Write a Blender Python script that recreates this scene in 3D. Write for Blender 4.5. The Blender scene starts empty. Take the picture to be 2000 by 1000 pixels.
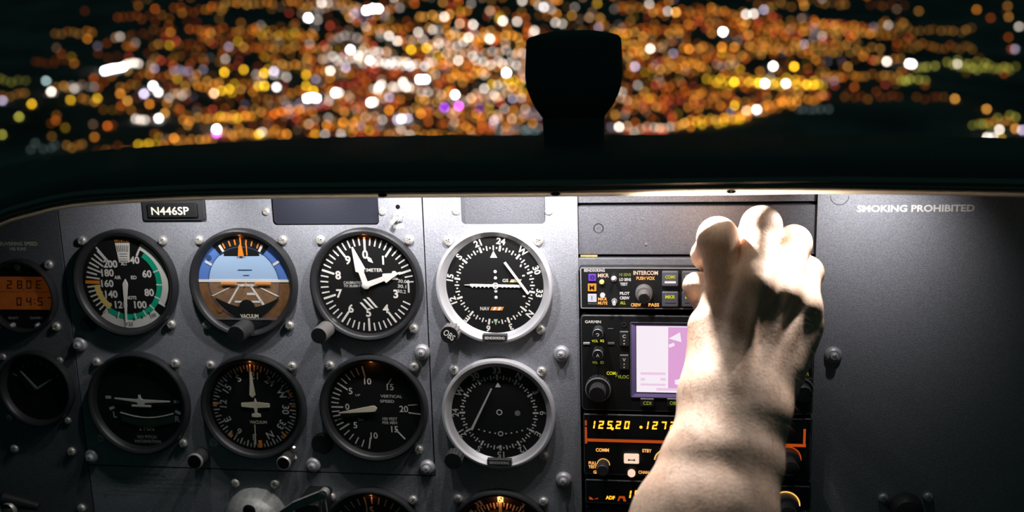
import bpy, math, random
import numpy as np
from mathutils import Vector, Matrix
PI = math.pi
rnd = random.Random(7)
sc = bpy.context.scene
COL = sc.collection

# ------------------------------------------------------------ camera, world, exposure
F_PX, PAN, TILT, ROLL = 1942.66, -0.145958, 0.200581, -0.029419
CAM = np.array([0.0, -0.67, 1.20])
_F = np.array([math.sin(PAN)*math.cos(TILT), math.cos(PAN)*math.cos(TILT), -math.sin(TILT)])
_r = np.cross(_F, [0, 0, 1.0]); _r /= np.linalg.norm(_r); _u = np.cross(_r, _F)
_R = math.cos(ROLL)*_r + math.sin(ROLL)*_u
_U = -math.sin(ROLL)*_r + math.cos(ROLL)*_u
cd = bpy.data.cameras.new('camera'); cam = bpy.data.objects.new('camera', cd); COL.objects.link(cam)
m = Matrix.Identity(4)
for i in range(3):
    m[i][0], m[i][1], m[i][2], m[i][3] = _R[i], _U[i], -_F[i], CAM[i]
cam.matrix_world = m
cd.sensor_width = 36.0; cd.lens = F_PX/2000*36.0
cd.clip_start = 0.02; cd.clip_end = 60000
cd.dof.use_dof = True; cd.dof.focus_distance = 0.675; cd.dof.aperture_fstop = 4.9
sc.camera = cam
sc.view_settings.view_transform = 'Standard'; sc.view_settings.look = 'None'
sc.view_settings.gamma = 1.0; sc.view_settings.use_curve_mapping = False
sc.view_settings.exposure = 0.0
sc.cycles.use_denoising = True
sc.cycles.max_bounces = 6; sc.cycles.transparent_max_bounces = 12
w = bpy.data.worlds.new('night'); sc.world = w; w.use_nodes = True
bg = w.node_tree.nodes['Background']; bg.inputs[0].default_value = (0.30, 0.92, 0.84, 1); bg.inputs[1].default_value = 0.021

def ray(px, py): return _F + (px-1000)/F_PX*_R - (py-500)/F_PX*_U
def PW(px, py, h=0.0):
    "point of the plane h metres in front of the instrument panel (panel = plane y 0) behind image point"
    d = ray(px, py); t = (-h-CAM[1])/d[1]; return CAM + d*t
def C3(px, py, D): return CAM + ray(px, py)*D

# flood lamps fixed under the glareshield lip (last two added as fills for hand and forearm, see builder below): image column, out from panel, power
LAMPS = [  # column, out, watts, aim (x, y, out), cone degrees
 (330, .052, .36, (330, 480, 0), 125), (560, .052, .52, (560, 480, 0), 125), (760, .050, .58, (760, 480, 0), 125), (930, .052, .64, (930, 490, 0), 130), (1080, .052, .66, (1080, 490, 0), 130), (1240, .052, .50, (1240, 490, 0), 130), (1720, .060, .50, (1690, 450, 0), 100),
 (1335, .030, 4.2, (1420, 560, .095), 120), (1110, .060, 1.0, (1290, 840, .12), 55), (1640, .044, 1.4, (1580, 600, .09), 90)]  # main hand lamp, then the added forearm and right side fills

# ------------------------------------------------------------ materials
def mat(name, col, rough=.5, metal=0.0, bump=0.0, bscale=900, var=0.0, spec=.5, emit=None, es=0.0, sss=0.0, vscale=300):
    ma = bpy.data.materials.new(name); ma.use_nodes = True
    nt = ma.node_tree; b = nt.nodes['Principled BSDF']
    b.inputs['Base Color'].default_value = (*col, 1); b.inputs['Roughness'].default_value = rough
    b.inputs['Metallic'].default_value = metal; b.inputs['Specular IOR Level'].default_value = spec
    if emit:
        b.inputs['Emission Color'].default_value = (*emit, 1); b.inputs['Emission Strength'].default_value = es
    if sss:
        b.inputs['Subsurface Weight'].default_value = sss
        b.inputs['Subsurface Radius'].default_value = (1, .35, .2); b.inputs['Subsurface Scale'].default_value = .004
    tc = nt.nodes.new('ShaderNodeTexCoord')
    if bump:
        n = nt.nodes.new('ShaderNodeTexNoise'); n.inputs['Scale'].default_value = bscale; n.inputs['Detail'].default_value = 3
        bp = nt.nodes.new('ShaderNodeBump'); bp.inputs['Strength'].default_value = bump; bp.inputs['Distance'].default_value = .0005
        nt.links.new(tc.outputs['Object'], n.inputs['Vector']); nt.links.new(n.outputs['Fac'], bp.inputs['Height'])
        nt.links.new(bp.outputs['Normal'], b.inputs['Normal'])
    if var:
        n = nt.nodes.new('ShaderNodeTexNoise'); n.inputs['Scale'].default_value = vscale; n.inputs['Detail'].default_value = 6
        r = nt.nodes.new('ShaderNodeValToRGB')
        r.color_ramp.elements[0].position = .3; r.color_ramp.elements[1].position = .7
        r.color_ramp.elements[0].color = (*[c*(1-var) for c in col], 1); r.color_ramp.elements[1].color = (*[min(1, c*(1+var)) for c in col], 1)
        nt.links.new(tc.outputs['Object'], n.inputs['Vector']); nt.links.new(n.outputs['Fac'], r.inputs[0])
        nt.links.new(r.outputs[0], b.inputs['Base Color'])
    return ma
def emat(name, col, s, samp=False):
    ma = mat(name, (.01, .01, .01), .6, emit=col, es=s)
    if not samp: ma.cycles.emission_sampling = 'NONE'
    return ma
M = dict(
 panel=mat('panel_grey_paint', (.23, .24, .275), .5, bump=.5, bscale=1500, var=.28, vscale=1300, spec=.4),
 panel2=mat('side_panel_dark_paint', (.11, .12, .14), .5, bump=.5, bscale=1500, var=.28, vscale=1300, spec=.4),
 plate=mat('plate_dark_grey_paint', (.085, .088, .105), .5, bump=.5, bscale=1300, var=.3, vscale=1100),
 rack=mat('rack_trim_grey', (.12, .125, .145), .5, bump=.4, bscale=1300, var=.2, vscale=1100),
 black=mat('black_plastic', (.010, .011, .012), .42, bump=.3, bscale=1200, spec=.4),
 satin=mat('satin_black_bezel', (.024, .025, .028), .38, bump=.2, bscale=1500, spec=.5),
 void=mat('unlit_backing_black', (.004, .004, .004), .9, spec=.1),
 face=mat('dial_face_black', (.006, .006, .007), .7, spec=.25),
 vinyl=mat('glareshield_vinyl_black', (.10, .11, .11), .62, bump=.5, bscale=500, spec=.3),
 ridge=mat('glossy_dark_trim', (.30, .28, .26), .28, metal=.9),
 bead=mat('tan_edge_bead', (.62, .50, .32), .38, metal=.25, spec=.6),
 alu=mat('bezel_grey_aluminium', (.60, .60, .64), .42, metal=.35, bump=.2, bscale=1500),
 screw=mat('zinc_screw', (.62, .60, .57), .36, metal=.55),
 washer=mat('grey_washer', (.40, .40, .43), .45, metal=.35, bump=.2),
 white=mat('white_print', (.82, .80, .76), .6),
 dimw=mat('dimmed_white_print', (.58, .57, .56), .6),  # white print in weaker light, the dimness put into its colour
 worn=mat('dark_print', (.16, .19, .19), .7),  # dark print, not wear; dimness of gauge and placard is in the colour
 off=mat('cream_print', (.85, .80, .62), .6),
 orange=mat('orange_print', (.88, .27, .02), .6),
 yellow=mat('yellow_print', (.85, .62, .18), .6),
 green=mat('green_print', (.0, .42, .24), .6),
 lgreen=mat('pale_green_print', (.35, .75, .40), .6),
 sky=mat('attitude_sky_blue', (.10, .22, .62), .6),
 sky2=mat('attitude_pale_blue', (.40, .58, .84), .6),
 earth=mat('attitude_ground_brown', (.20, .095, .035), .6, var=.2),
 earth2=mat('attitude_ground_tan', (.26, .15, .08), .6, var=.2),
 blue=mat('blue_print', (.03, .08, .2), .6),
 annun=mat('annunciator_glass', (.022, .024, .036), .35, bump=.2),
 lcd=mat('amber_lcd', (.36, .10, .02), .5, emit=(1, .22, .03), es=.035, var=.15),
 knobm=mat('knurled_grey_knob', (.20, .19, .19), .42, metal=.3, bump=.4, bscale=2500),
 darkknob=mat('dark_knob', (.035, .037, .04), .45, bump=.2),
 button=mat('grey_button_cap', (.10, .105, .13), .45),
 tube=mat('inclinometer_fluid', (.02, .05, .035), .2),
 dome=mat('brushed_grey_dome', (.34, .35, .34), .5, metal=.3, bump=.4, bscale=700, var=.2),
 hair=mat('arm_hair_brown', (.10, .055, .03), .6),
 e_orange=emat('lit_amber_digits', (1, .40, .02), 2.2), e_orange2=emat('lit_orange_legend', (1, .42, .10), 1.3),
 e_glow=emat('lit_orange_frame', (1, .13, .01), .42), e_ring=emat('lit_knob_ring', (1, .50, .12), 1.3),
 e_dim=emat('dim_orange_segment', (1, .16, .02), .10),
 e_white=emat('lit_white_legend', (1, .92, .92), .95), e_key=emat('lit_peach_key', (1, .70, .52), 1.0),
 e_yel=emat('lit_yellow_legend', (.85, .82, .02), .75), e_yel2=emat('dim_yellow_legend', (.55, .62, .06), .45),
 e_grn=emat('dim_green_legend', (.25, .50, .06), .35), e_purple=emat('purple_marker_lamp', (.22, .05, .80), .8),
 e_amber=emat('amber_marker_lamp', (1, .38, .02), .95), e_mark=emat('white_marker_lamp', (.9, .85, .95), .9),
 e_scr=emat('screen_white', (1, .90, .98), .93, True), e_pink=emat('screen_pink', (.86, .42, .78), .85, True),
 e_pink2=emat('screen_pale_pink', (.93, .66, .86), .9), e_bez=mat('screen_bezel_purple', (.25, .18, .45), .35),
)
# skin
def skin_mat():
    ma = mat('skin', (.60, .40, .29), .55, sss=.12)
    nt = ma.node_tree; b = nt.nodes['Principled BSDF']; tc = nt.nodes.new('ShaderNodeTexCoord')
    n = nt.nodes.new('ShaderNodeTexNoise'); n.inputs['Scale'].default_value = 60; n.inputs['Detail'].default_value = 8
    mp = nt.nodes.new('ShaderNodeMapping'); mp.inputs['Scale'].default_value = (1.0, 1.0, .35)
    n2 = nt.nodes.new('ShaderNodeTexNoise'); n2.inputs['Scale'].default_value = 900; n2.inputs['Detail'].default_value = 4
    r = nt.nodes.new('ShaderNodeValToRGB'); r.color_ramp.elements[0].position = .3; r.color_ramp.elements[1].position = .7
    r.color_ramp.elements[0].color = (.62, .40, .28, 1); r.color_ramp.elements[1].color = (.80, .58, .44, 1)
    mx = nt.nodes.new('ShaderNodeMix'); mx.data_type = 'RGBA'; mx.blend_type = 'MULTIPLY'; mx.inputs[0].default_value = .35
    r2 = nt.nodes.new('ShaderNodeValToRGB'); r2.color_ramp.elements[0].position = .35; r2.color_ramp.elements[1].position = .6
    r2.color_ramp.elements[0].color = (.45, .40, .38, 1)
    nt.links.new(tc.outputs['Object'], n.inputs['Vector']); nt.links.new(n.outputs['Fac'], r.inputs[0])
    nt.links.new(tc.outputs['Object'], mp.inputs[0]); nt.links.new(mp.outputs[0], n2.inputs['Vector']); nt.links.new(n2.outputs['Fac'], r2.inputs[0])
    nt.links.new(r.outputs[0], mx.inputs[6]); nt.links.new(r2.outputs[0], mx.inputs[7]); nt.links.new(mx.outputs[2], b.inputs['Base Color'])
    bp = nt.nodes.new('ShaderNodeBump'); bp.inputs['Strength'].default_value = .3; bp.inputs['Distance'].default_value = .0006
    nt.links.new(n2.outputs['Fac'], bp.inputs['Height']); nt.links.new(bp.outputs['Normal'], b.inputs['Normal'])
    return ma
M['skin'] = skin_mat()
nt = M['bead'].node_tree; tl = nt.nodes.new('ShaderNodeBsdfTranslucent'); tl.inputs[0].default_value = (1, .84, .58, 1); mx = nt.nodes.new('ShaderNodeMixShader'); mx.inputs[0].default_value = .85
nt.links.new(nt.nodes['Principled BSDF'].outputs[0], mx.inputs[1]); nt.links.new(tl.outputs[0], mx.inputs[2]); nt.links.new(mx.outputs[0], nt.nodes['Material Output'].inputs[0])
def thin_glass(name, s):
    ma = bpy.data.materials.new(name); ma.use_nodes = True; nt = ma.node_tree; nt.nodes.clear()
    o = nt.nodes.new('ShaderNodeOutputMaterial'); t = nt.nodes.new('ShaderNodeBsdfTransparent'); g = nt.nodes.new('ShaderNodeBsdfGlossy')
    g.inputs['Roughness'].default_value = .06; mx = nt.nodes.new('ShaderNodeMixShader'); lw = nt.nodes.new('ShaderNodeLayerWeight'); pw = nt.nodes.new('ShaderNodeMath'); pw.operation = 'POWER'; pw.inputs[1].default_value = 4
    ma_ = nt.nodes.new('ShaderNodeMath'); ma_.operation = 'MULTIPLY_ADD'; ma_.inputs[1].default_value = .5; ma_.inputs[2].default_value = s
    lw.inputs[0].default_value = .5; nt.links.new(lw.outputs['Facing'], pw.inputs[0]); nt.links.new(pw.outputs[0], ma_.inputs[0]); nt.links.new(ma_.outputs[0], mx.inputs[0]); nt.links.new(t.outputs[0], mx.inputs[1]); nt.links.new(g.outputs[0], mx.inputs[2]); nt.links.new(mx.outputs[0], o.inputs[0])
    return ma
M['glass'] = thin_glass('clear_glass', .03); M['screen_glass'] = thin_glass('windshield_glass', .004)

# ------------------------------------------------------------ mesh helpers
class MB:
    def __init__(s): s.v = []; s.f = []; s.m = []; s.cur = 0
    def add(s, vs, fs):
        o = len(s.v); s.v += [tuple(map(float, q)) for q in vs]; s.f += [tuple(i+o for i in q) for q in fs]; s.m += [s.cur]*len(fs); return s
    def box(s, x0, y0, z0, x1, y1, z1, bev=0):
        b = min(bev, abs(x1-x0)*.45, abs(y1-y0)*.45)
        if b <= 0:
            vs = [(x0,y0,z0),(x1,y0,z0),(x1,y1,z0),(x0,y1,z0),(x0,y0,z1),(x1,y0,z1),(x1,y1,z1),(x0,y1,z1)]
            return s.add(vs, [(3,2,1,0),(4,5,6,7),(0,1,5,4),(1,2,6,5),(2,3,7,6),(3,0,4,7)])
        return s.rrect(x0, y0, x1, y1, z0, z1, b, min(b, abs(z1-z0)*.5)*.6)
    def rrect(s, x0, y0, x1, y1, z0, z1, rad, top=0, n=5):
        pts = []
        for cx, cy, a0 in ((x1-rad, y1-rad, 0), (x0+rad, y1-rad, 90), (x0+rad, y0+rad, 180), (x1-rad, y0+rad, 270)):
            for k in range(n+1):
                a = math.radians(a0+90*k/n); pts.append((cx+rad*math.cos(a), cy+rad*math.sin(a), math.cos(a), math.sin(a)))
        N = len(pts); vs = [(p[0], p[1], z0) for p in pts]+[(p[0], p[1], z1-top) for p in pts]+[(p[0]-p[2]*top, p[1]-p[3]*top, z1) for p in pts]
        fs = [(i, (i+1) % N, N+(i+1) % N, N+i) for i in range(N)]+[(N+i, N+(i+1) % N, 2*N+(i+1) % N, 2*N+i) for i in range(N)]
        fs += [tuple(range(2*N, 3*N)), tuple(reversed(range(N)))]
        return s.add(vs, fs)
    def prism(s, pts, z0, z1):
        N = len(pts)
        A = sum(pts[i][0]*pts[(i+1) % N][1]-pts[(i+1) % N][0]*pts[i][1] for i in range(N))
        if A < 0: pts = pts[::-1]
        vs = [(p[0], p[1], z0) for p in pts]+[(p[0], p[1], z1) for p in pts]
        return s.add(vs, [(i, (i+1) % N, N+(i+1) % N, N+i) for i in range(N)]+[tuple(range(N, 2*N)), tuple(reversed(range(N)))])
    def lathe(s, prof, cx=0, cy=0, cz=0, seg=40, flutes=0, amp=0, ax=None):
        vs = []; fs = []; n = len(prof); 
        for j in range(seg):
            a = 2*PI*j/seg
            for (r, z) in prof:
                q = r
                if flutes: q = r*(1+amp*math.copysign(abs(math.cos(flutes*a/2))**.5, 1)-amp) if r > prof[0][0]*.6 else r
                vs.append((q*math.cos(a), q*math.sin(a), z))
        for j in range(seg):
            for k in range(n-1):
                a = j*n+k; b = ((j+1) % seg)*n+k
                fs.append((a, b, b+1, a+1))
        if ax is not None:
            zz = Vector(ax).normalized(); q = Vector((0, 0, 1)).rotation_difference(zz)
            vs = [tuple(q @ Vector(p)) for p in vs]
        vs = [(p[0]+cx, p[1]+cy, p[2]+cz) for p in vs]
        return s.add(vs, fs)
    def disc(s, r, z, cx=0, cy=0, seg=48, th=.0003):
        return s.prism([(cx+r*math.cos(2*PI*k/seg), cy+r*math.sin(2*PI*k/seg)) for k in range(seg)], z-th, z)
    def arc(s, r0, r1, a0, a1, z, cx=0, cy=0, n=None, th=.0002):
        "annular sector, angles clockwise from the top in degrees"
        n = n or max(2, int(abs(a1-a0)/4)); P = []
        for k in range(n+1):
            a = math.radians(a0+(a1-a0)*k/n); P.append((math.sin(a), math.cos(a)))
        vs = [(cx+p[0]*r0, cy+p[1]*r0, z) for p in P]+[(cx+p[0]*r1, cy+p[1]*r1, z) for p in P]
        fs = [(k, k+1, n+2+k, n+1+k) for k in range(n)]
        if a1 > a0: fs = [q[::-1] for q in fs]
        return s.add(vs, fs)
    def tick(s, r0, r1, ang, wd, z, cx=0, cy=0, w2=None):
        a = math.radians(ang); d = (math.sin(a), math.cos(a)); n = (math.cos(a), -math.sin(a)); w2 = wd if w2 is None else w2
        P = [(cx+d[0]*r0-n[0]*wd/2, cy+d[1]*r0-n[1]*wd/2), (cx+d[0]*r0+n[0]*wd/2, cy+d[1]*r0+n[1]*wd/2),
             (cx+d[0]*r1+n[0]*w2/2, cy+d[1]*r1+n[1]*w2/2), (cx+d[0]*r1-n[0]*w2/2, cy+d[1]*r1-n[1]*w2/2)]
        return s.prism(P, z-.0001, z)
    def loft(s, rings, closed=True, cap=False):
        n = len(rings[0]); vs = [p for r in rings for p in r]; fs = []
        for i in range(len(rings)-1):
            for k in range(n if closed else n-1):
                fs.append((i*n+k, i*n+(k+1) % n, (i+1)*n+(k+1) % n, (i+1)*n+k))
        if cap: fs += [tuple(reversed(range(n))), tuple(range((len(rings)-1)*n, len(rings)*n))]
        return s.add(vs, fs)
    def tubep(s, pts, r, seg=10):
        rings = []
        for i, p in enumerate(pts):
            p = Vector(p); d = (Vector(pts[min(i+1, len(pts)-1)])-Vector(pts[max(i-1, 0)])).normalized()
            a = d.orthogonal().normalized() if i == 0 else (a-d*a.dot(d)).normalized()
            b = d.cross(a); rr = r[i] if isinstance(r, (list, tuple)) else r
            rings.append([tuple(p+(a*math.cos(2*PI*k/seg)+b*math.sin(2*PI*k/seg))*rr) for k in range(seg)])
        return s.loft(rings, True, True)
    def build(s, name, mats, parent=None, smooth=False, label=None, kind=None):
        me = bpy.data.meshes.new(name); me.from_pydata(s.v, [], s.f)
        mats = mats if isinstance(mats, (list, tuple)) else [mats]
        for q in mats: me.materials.append(M[q] if isinstance(q, str) else q)
        if len(mats) > 1: me.polygons.foreach_set('material_index', s.m)
        if smooth:
            me.polygons.foreach_set('use_smooth', [True]*len(me.polygons))
            try: me.set_sharp_from_angle(angle=math.radians(38))
            except Exception: pass
        me.update()
        return obj(name, me, parent, label, kind)
def obj(name, me, parent=None, label=None, kind=None):
    o = bpy.data.objects.new(name, me); COL.objects.link(o)
    if parent: o.parent = parent
    if label: o['label'] = label
    if kind: o['kind'] = kind
    return o
def thing(name, label, cat, px, py, h=0.0, group=None):
    o = bpy.data.objects.new(name, None); COL.objects.link(o); o.empty_display_size = .01
    p = PW(px, py, h); o.location = (p[0], 0, p[2]); o.rotation_euler = (PI/2, 0, 0)
    o['label'] = label; o['category'] = cat
    if group: o['group'] = group
    return o
def L(root, px, py, h=0.0):
    "image point on the plane h in front of the panel -> coordinates in the frame of root (x right, y up)"
    p = PW(px, py, h); return float(p[0]-root.location[0]), float(p[2]-root.location[2])
def RC(root, x0, y0, x1, y1, h=0.0):
    cx, cy = (x0+x1)/2, (y0+y1)/2
    return L(root, x0, cy, h)[0], L(root, cx, y1, h)[1], L(root, x1, cy, h)[0], L(root, cx, y0, h)[1]
PX = .000345
_tc = {}
def text_mesh(s, bold):
    k = (s, bold)
    if k in _tc: return _tc[k]
    cu = bpy.data.curves.new('lettering', 'FONT'); cu.body = s; cu.size = 1; cu.offset = bold; cu.resolution_u = 3
    cu.space_line = .95; cu.align_x = 'CENTER'
    o = bpy.data.objects.new('lettering', cu); me = bpy.data.meshes.new_from_object(o)
    co = np.empty(len(me.vertices)*3); me.vertices.foreach_get('co', co); co = co.reshape(-1, 3)
    fs = [tuple(p.vertices) for p in me.polygons]
    lo, hi = co.min(0), co.max(0); co[:, :2] -= ((lo+hi)/2)[:2]
    _tc[k] = (co, fs, hi-lo); bpy.data.objects.remove(o); bpy.data.curves.remove(cu)
    return _tc[k]
def T(parent, s, x, y, z, hgt, mt='white', rot=0.0, wid=None, bold=.015, name='lettering', emb=0, slant=0, into=None):
    "lettering as thin geometry; hgt = height of the whole block, rot clockwise degrees"
    co, fs, ext = text_mesh(s, bold); k = hgt/ext[1]; kx = (wid/ext[0]) if wid else k
    P = co.copy(); P[:, 0] *= kx; P[:, 1] *= k; P[:, 0] += slant*P[:, 1]
    a = -math.radians(rot); c, q = math.cos(a), math.sin(a)
    V = [(p[0]*c-p[1]*q+x, p[0]*q+p[1]*c+y, z) for p in P]
    if into is not None: into.add(V, fs); return
    return MB().add(V, fs).build(name, mt, parent)
def TP(root, s, px, py, h, hpx, mt='white', wpx=None, **kw):
    x, y = L(root, px, py, h); return T(root if not kw.get('par') else kw.pop('par'), s, x, y, h, hpx*PX, mt, wid=wpx*PX if wpx else None, **kw)

# ------------------------------------------------------------ screws (shared meshes)
def screw_mesh(name, R, H, mt, base=None):
    mb = MB(); nr, ns = 14, 48; z0 = 0
    if base:
        mb.lathe(base, seg=40); z0 = base[-1][1]
    vs = []; fs = []
    for i in range(nr+1):
        r = R*i/nr
        for j in range(ns):
            a = 2*PI*j/ns; x, y = r*math.cos(a), r*math.sin(a)
            z = z0+H*math.sqrt(max(0, 1-(r/R)**2*.92)) if i < nr else z0
            if (abs(x) < R*.12 or abs(y) < R*.12) and r < R*.55: z -= H*.55
            vs.append((x, y, z))
    for i in range(nr):
        for j in range(ns):
            fs.append((i*ns+j, (i+1)*ns+j, (i+1)*ns+(j+1) % ns, i*ns+(j+1) % ns))
    mb.add(vs, fs)
    me = bpy.data.meshes.new(name); me.from_pydata(mb.v, [], mb.f); me.materials.append(M[mt])
    me.polygons.foreach_set('use_smooth', [True]*len(me.polygons)); me.set_sharp_from_angle(angle=math.radians(45)); me.update()
    return me
SCREW = screw_mesh('screw', .0034, .0022, 'screw', [(.0034, 0), (.0034, .0012)])
SCREW_S = screw_mesh('small_screw', .0027, .0015, 'screw', [(.0027, 0), (.0027, .0006)])
SCREW_D = screw_mesh('dark_screw', .0027, .0012, 'darkknob', [(.0027, 0), (.0027, .0004)])
BIG = screw_mesh('washer_screw', .0030, .0018, 'washer', [(.0058, 0), (.0057, .0012), (.0050, .0026), (.0040, .0033), (.0032, .0030), (.0031, .0050)])
def put(me, name, root, x, y, z=0, rot=0, label=None):
    o = obj(name, me, root, label); o.location = (x, y, z); o.rotation_euler = (0, 0, rot); return o
def put_px(me, name, root, px, py, h=0, z=None, label=None):
    x, y = L(root, px, py, h); return put(me, name, root, x, y, h if z is None else z, rnd.uniform(0, 1.5), label)

# ================================================================== GROUND, WINDSHIELD, CITY
HZ = 660.0/F_PX
gn = _U - HZ*_F; gn /= np.linalg.norm(gn); ALT = 420.0
def GP(px, py, up=0):
    d = ray(px, py); t = -(ALT-up)/float(gn @ d); return CAM + d*t
g0 = CAM - gn*(ALT+5); gy = _F+HZ*_U; gy /= np.linalg.norm(gy); gx = np.cross(gy, gn)
mb = MB(); mb.add([g0+gx*a*30000+gy*b for a, b in ((-1, -4000), (1, -4000), (1, 30000), (-1, 30000))], [(0, 1, 2, 3)])
gm = mat('night_ground', (.22, .22, .22), .95, var=.5, vscale=.004, spec=0)
mb.build('ground', gm, kind='structure')

def lump(s):   # low ball
    mb = MB(); mb.lathe([(0, -1), (.62, -.78), (.98, -.2), (.9, .44), (.5, .87), (0, 1)], seg=10); return mb
ball = lump(0)
PAL = dict(w=(1, .86, .74), c=(1, .96, .95), o=(1, .33, .03), d=(.75, .15, .012), y=(1, .56, .02), a=(1, .44, .07), p=(.42, .06, .95), m=(.95, .10, .95), l=(.72, .62, .85), t=(.30, .42, .42), g=(.62, .58, .08), r=(.80, .10, .04), s=(1, .55, .30))
lights = []   # px, py, colour key, disc level (1 = just saturating)
def Lt(x, y, k, s): lights.append((x, y, k, s))
BR = [(602,35,'c',4),(716,20,'c',5),(728,17,'c',5),(739,17,'c',4),(628,6,'w',1),(1412,62,'c',4),(684,97,'c',3),(700,108,'w',1),(722,118,'w',1.2),(645,138,'w',1.6),(640,140,'w',1),(675,132,'l',.7),
 (600,192,'c',4),(610,190,'c',4),(618,192,'c',3),(655,181,'c',4),(662,181,'w',1),(540,170,'c',1.6),(724,200,'c',3),(730,199,'w',1.5),(820,155,'c',4),(831,155,'c',3),(889,185,'c',3),(893,184,'w',2),(989,142,'c',4),(868,210,'p',.9),(896,207,'m',1.4),(936,212,'p',.2),
 (423,252,'c',5),(423,260,'m',1.6),(205,138,'c',4),(213,136,'c',4),(222,134,'c',4),(231,133,'c',3),(240,131,'c',3),(247,126,'w',.7),(254,124,'w',.6),(262,123,'w',.7),(270,124,'w',.6),
 (299,168,'c',3),(309,180,'c',1.6),(281,183,'l',1.2),(310,231,'c',2),(265,232,'w',.6),(274,234,'w',.6),(283,234,'w',.6),(322,221,'a',.45),(100,179,'w',1.2),(62,203,'y',.8),(90,158,'t',.9),(138,195,'y',.6),(190,192,'y',.6),(438,141,'y',1.1),(476,136,'y',.8),(418,182,'s',1.2),(433,177,'y',.7),(448,174,'y',.7),(4,263,'g',.35),(37,228,'g',.5),(5,196,'l',.5),
 (340,270,'o',.7),(210,246,'d',.5),(109,235,'d',.25),(292,203,'o',.6),(249,197,'a',.6),(235,183,'o',.5),(145,173,'w',.35),
 (1510,129,'c',3),(1551,130,'y',1.6),(1434,160,'y',1.6),(1494,163,'w',2.4),(1483,162,'y',1.3),(1535,163,'w',1.8),(1575,165,'y',1),(1590,166,'y',.8),(1776,124,'c',3),(1782,125,'c',2),(1732,120,'w',1.2),(1870,125,'w',.5),(1463,160,'y',.6),(1510,165,'y',.6),(1555,165,'y',.6),
 (1320,24,'a',.9),(1304,22,'w',.5),(1457,28,'w',1),(1472,27,'w',1),(1492,19,'l',.5),(1268,8,'w',.5),(1270,95,'w',1.3),(1346,96,'o',.8),(1410,92,'o',.7),(1434,92,'o',.6),(1462,68,'a',.4),(1240,130,'l',.7),(1478,214,'c',2),(1458,216,'s',.9),(1435,206,'y',.8),(1209,248,'w',1.2),(1227,212,'r',.3),(1527,199,'o',.6),(1865,193,'a',.6),(1927,213,'a',.5),(1952,253,'w',1.1),(1983,251,'a',.5),(1996,254,'l',.8),(1928,268,'w',1),(1940,268,'w',.7),(1955,268,'y',.3),(1990,52,'w',.4),(1982,96,'l',.3),(1968,12,'a',.15),(1970,33,'a',.2),
 (868,33,'w',1),(878,28,'a',.5),(924,48,'w',1),(982,41,'w',1.3),(898,46,'s',.7),(817,63,'w',.7),(845,58,'w',.5),(760,70,'w',.9),(776,80,'w',1),(957,76,'w',1.6),(915,73,'w',.9),(803,97,'y',1),(833,94,'y',1.1),(895,118,'w',1),(784,232,'c',1.2),(776,234,'l',.8),(796,231,'l',.7),(760,215,'o',.7),(638,244,'o',.5),(670,239,'o',.7),(690,240,'o',.6),(714,228,'s',.4),(822,222,'o',.7),(965,235,'l',.6),(1000,232,'s',.5),(1044,60,'w',.8),(1010,42,'w',.7),(1085,44,'w',.6),(1020,2,'w',.7),(1062,14,'c',.9),(506,262,'y',.9),(512,258,'w',.5),(560,262,'o',.6),(537,222,'d',.7),(550,218,'d',.7),(565,214,'o',.6),(585,213,'o',.6),(516,143,'y',1.1),(535,139,'l',.9),(598,146,'y',.8),(505,168,'y',.8),(517,168,'y',.9),(598,168,'y',.8),(612,177,'y',1),(740,170,'w',1),(787,160,'w',1.4),(793,170,'w',1),(745,165,'w',1),(738,176,'w',.8),(760,190,'l',.5),(946,173,'w',.8),(1000,170,'a',.8),(970,190,'s',.6),(920,192,'s',.8)]
for b in BR: Lt(*b)
def row(x0, x1, y, slope, k, s, step=7, jy=2.2, alt=None, pa=.3):
    x = x0; s *= .5; step = 12; jy = 3.2
    while x < x1:
        kk = alt if alt and rnd.random() < pa else k
        Lt(x, y+slope*(x-x0)+rnd.gauss(0, jy), kk, s*rnd.uniform(.55, 1.35)); x += step*rnd.uniform(.6, 1.4)
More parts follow.
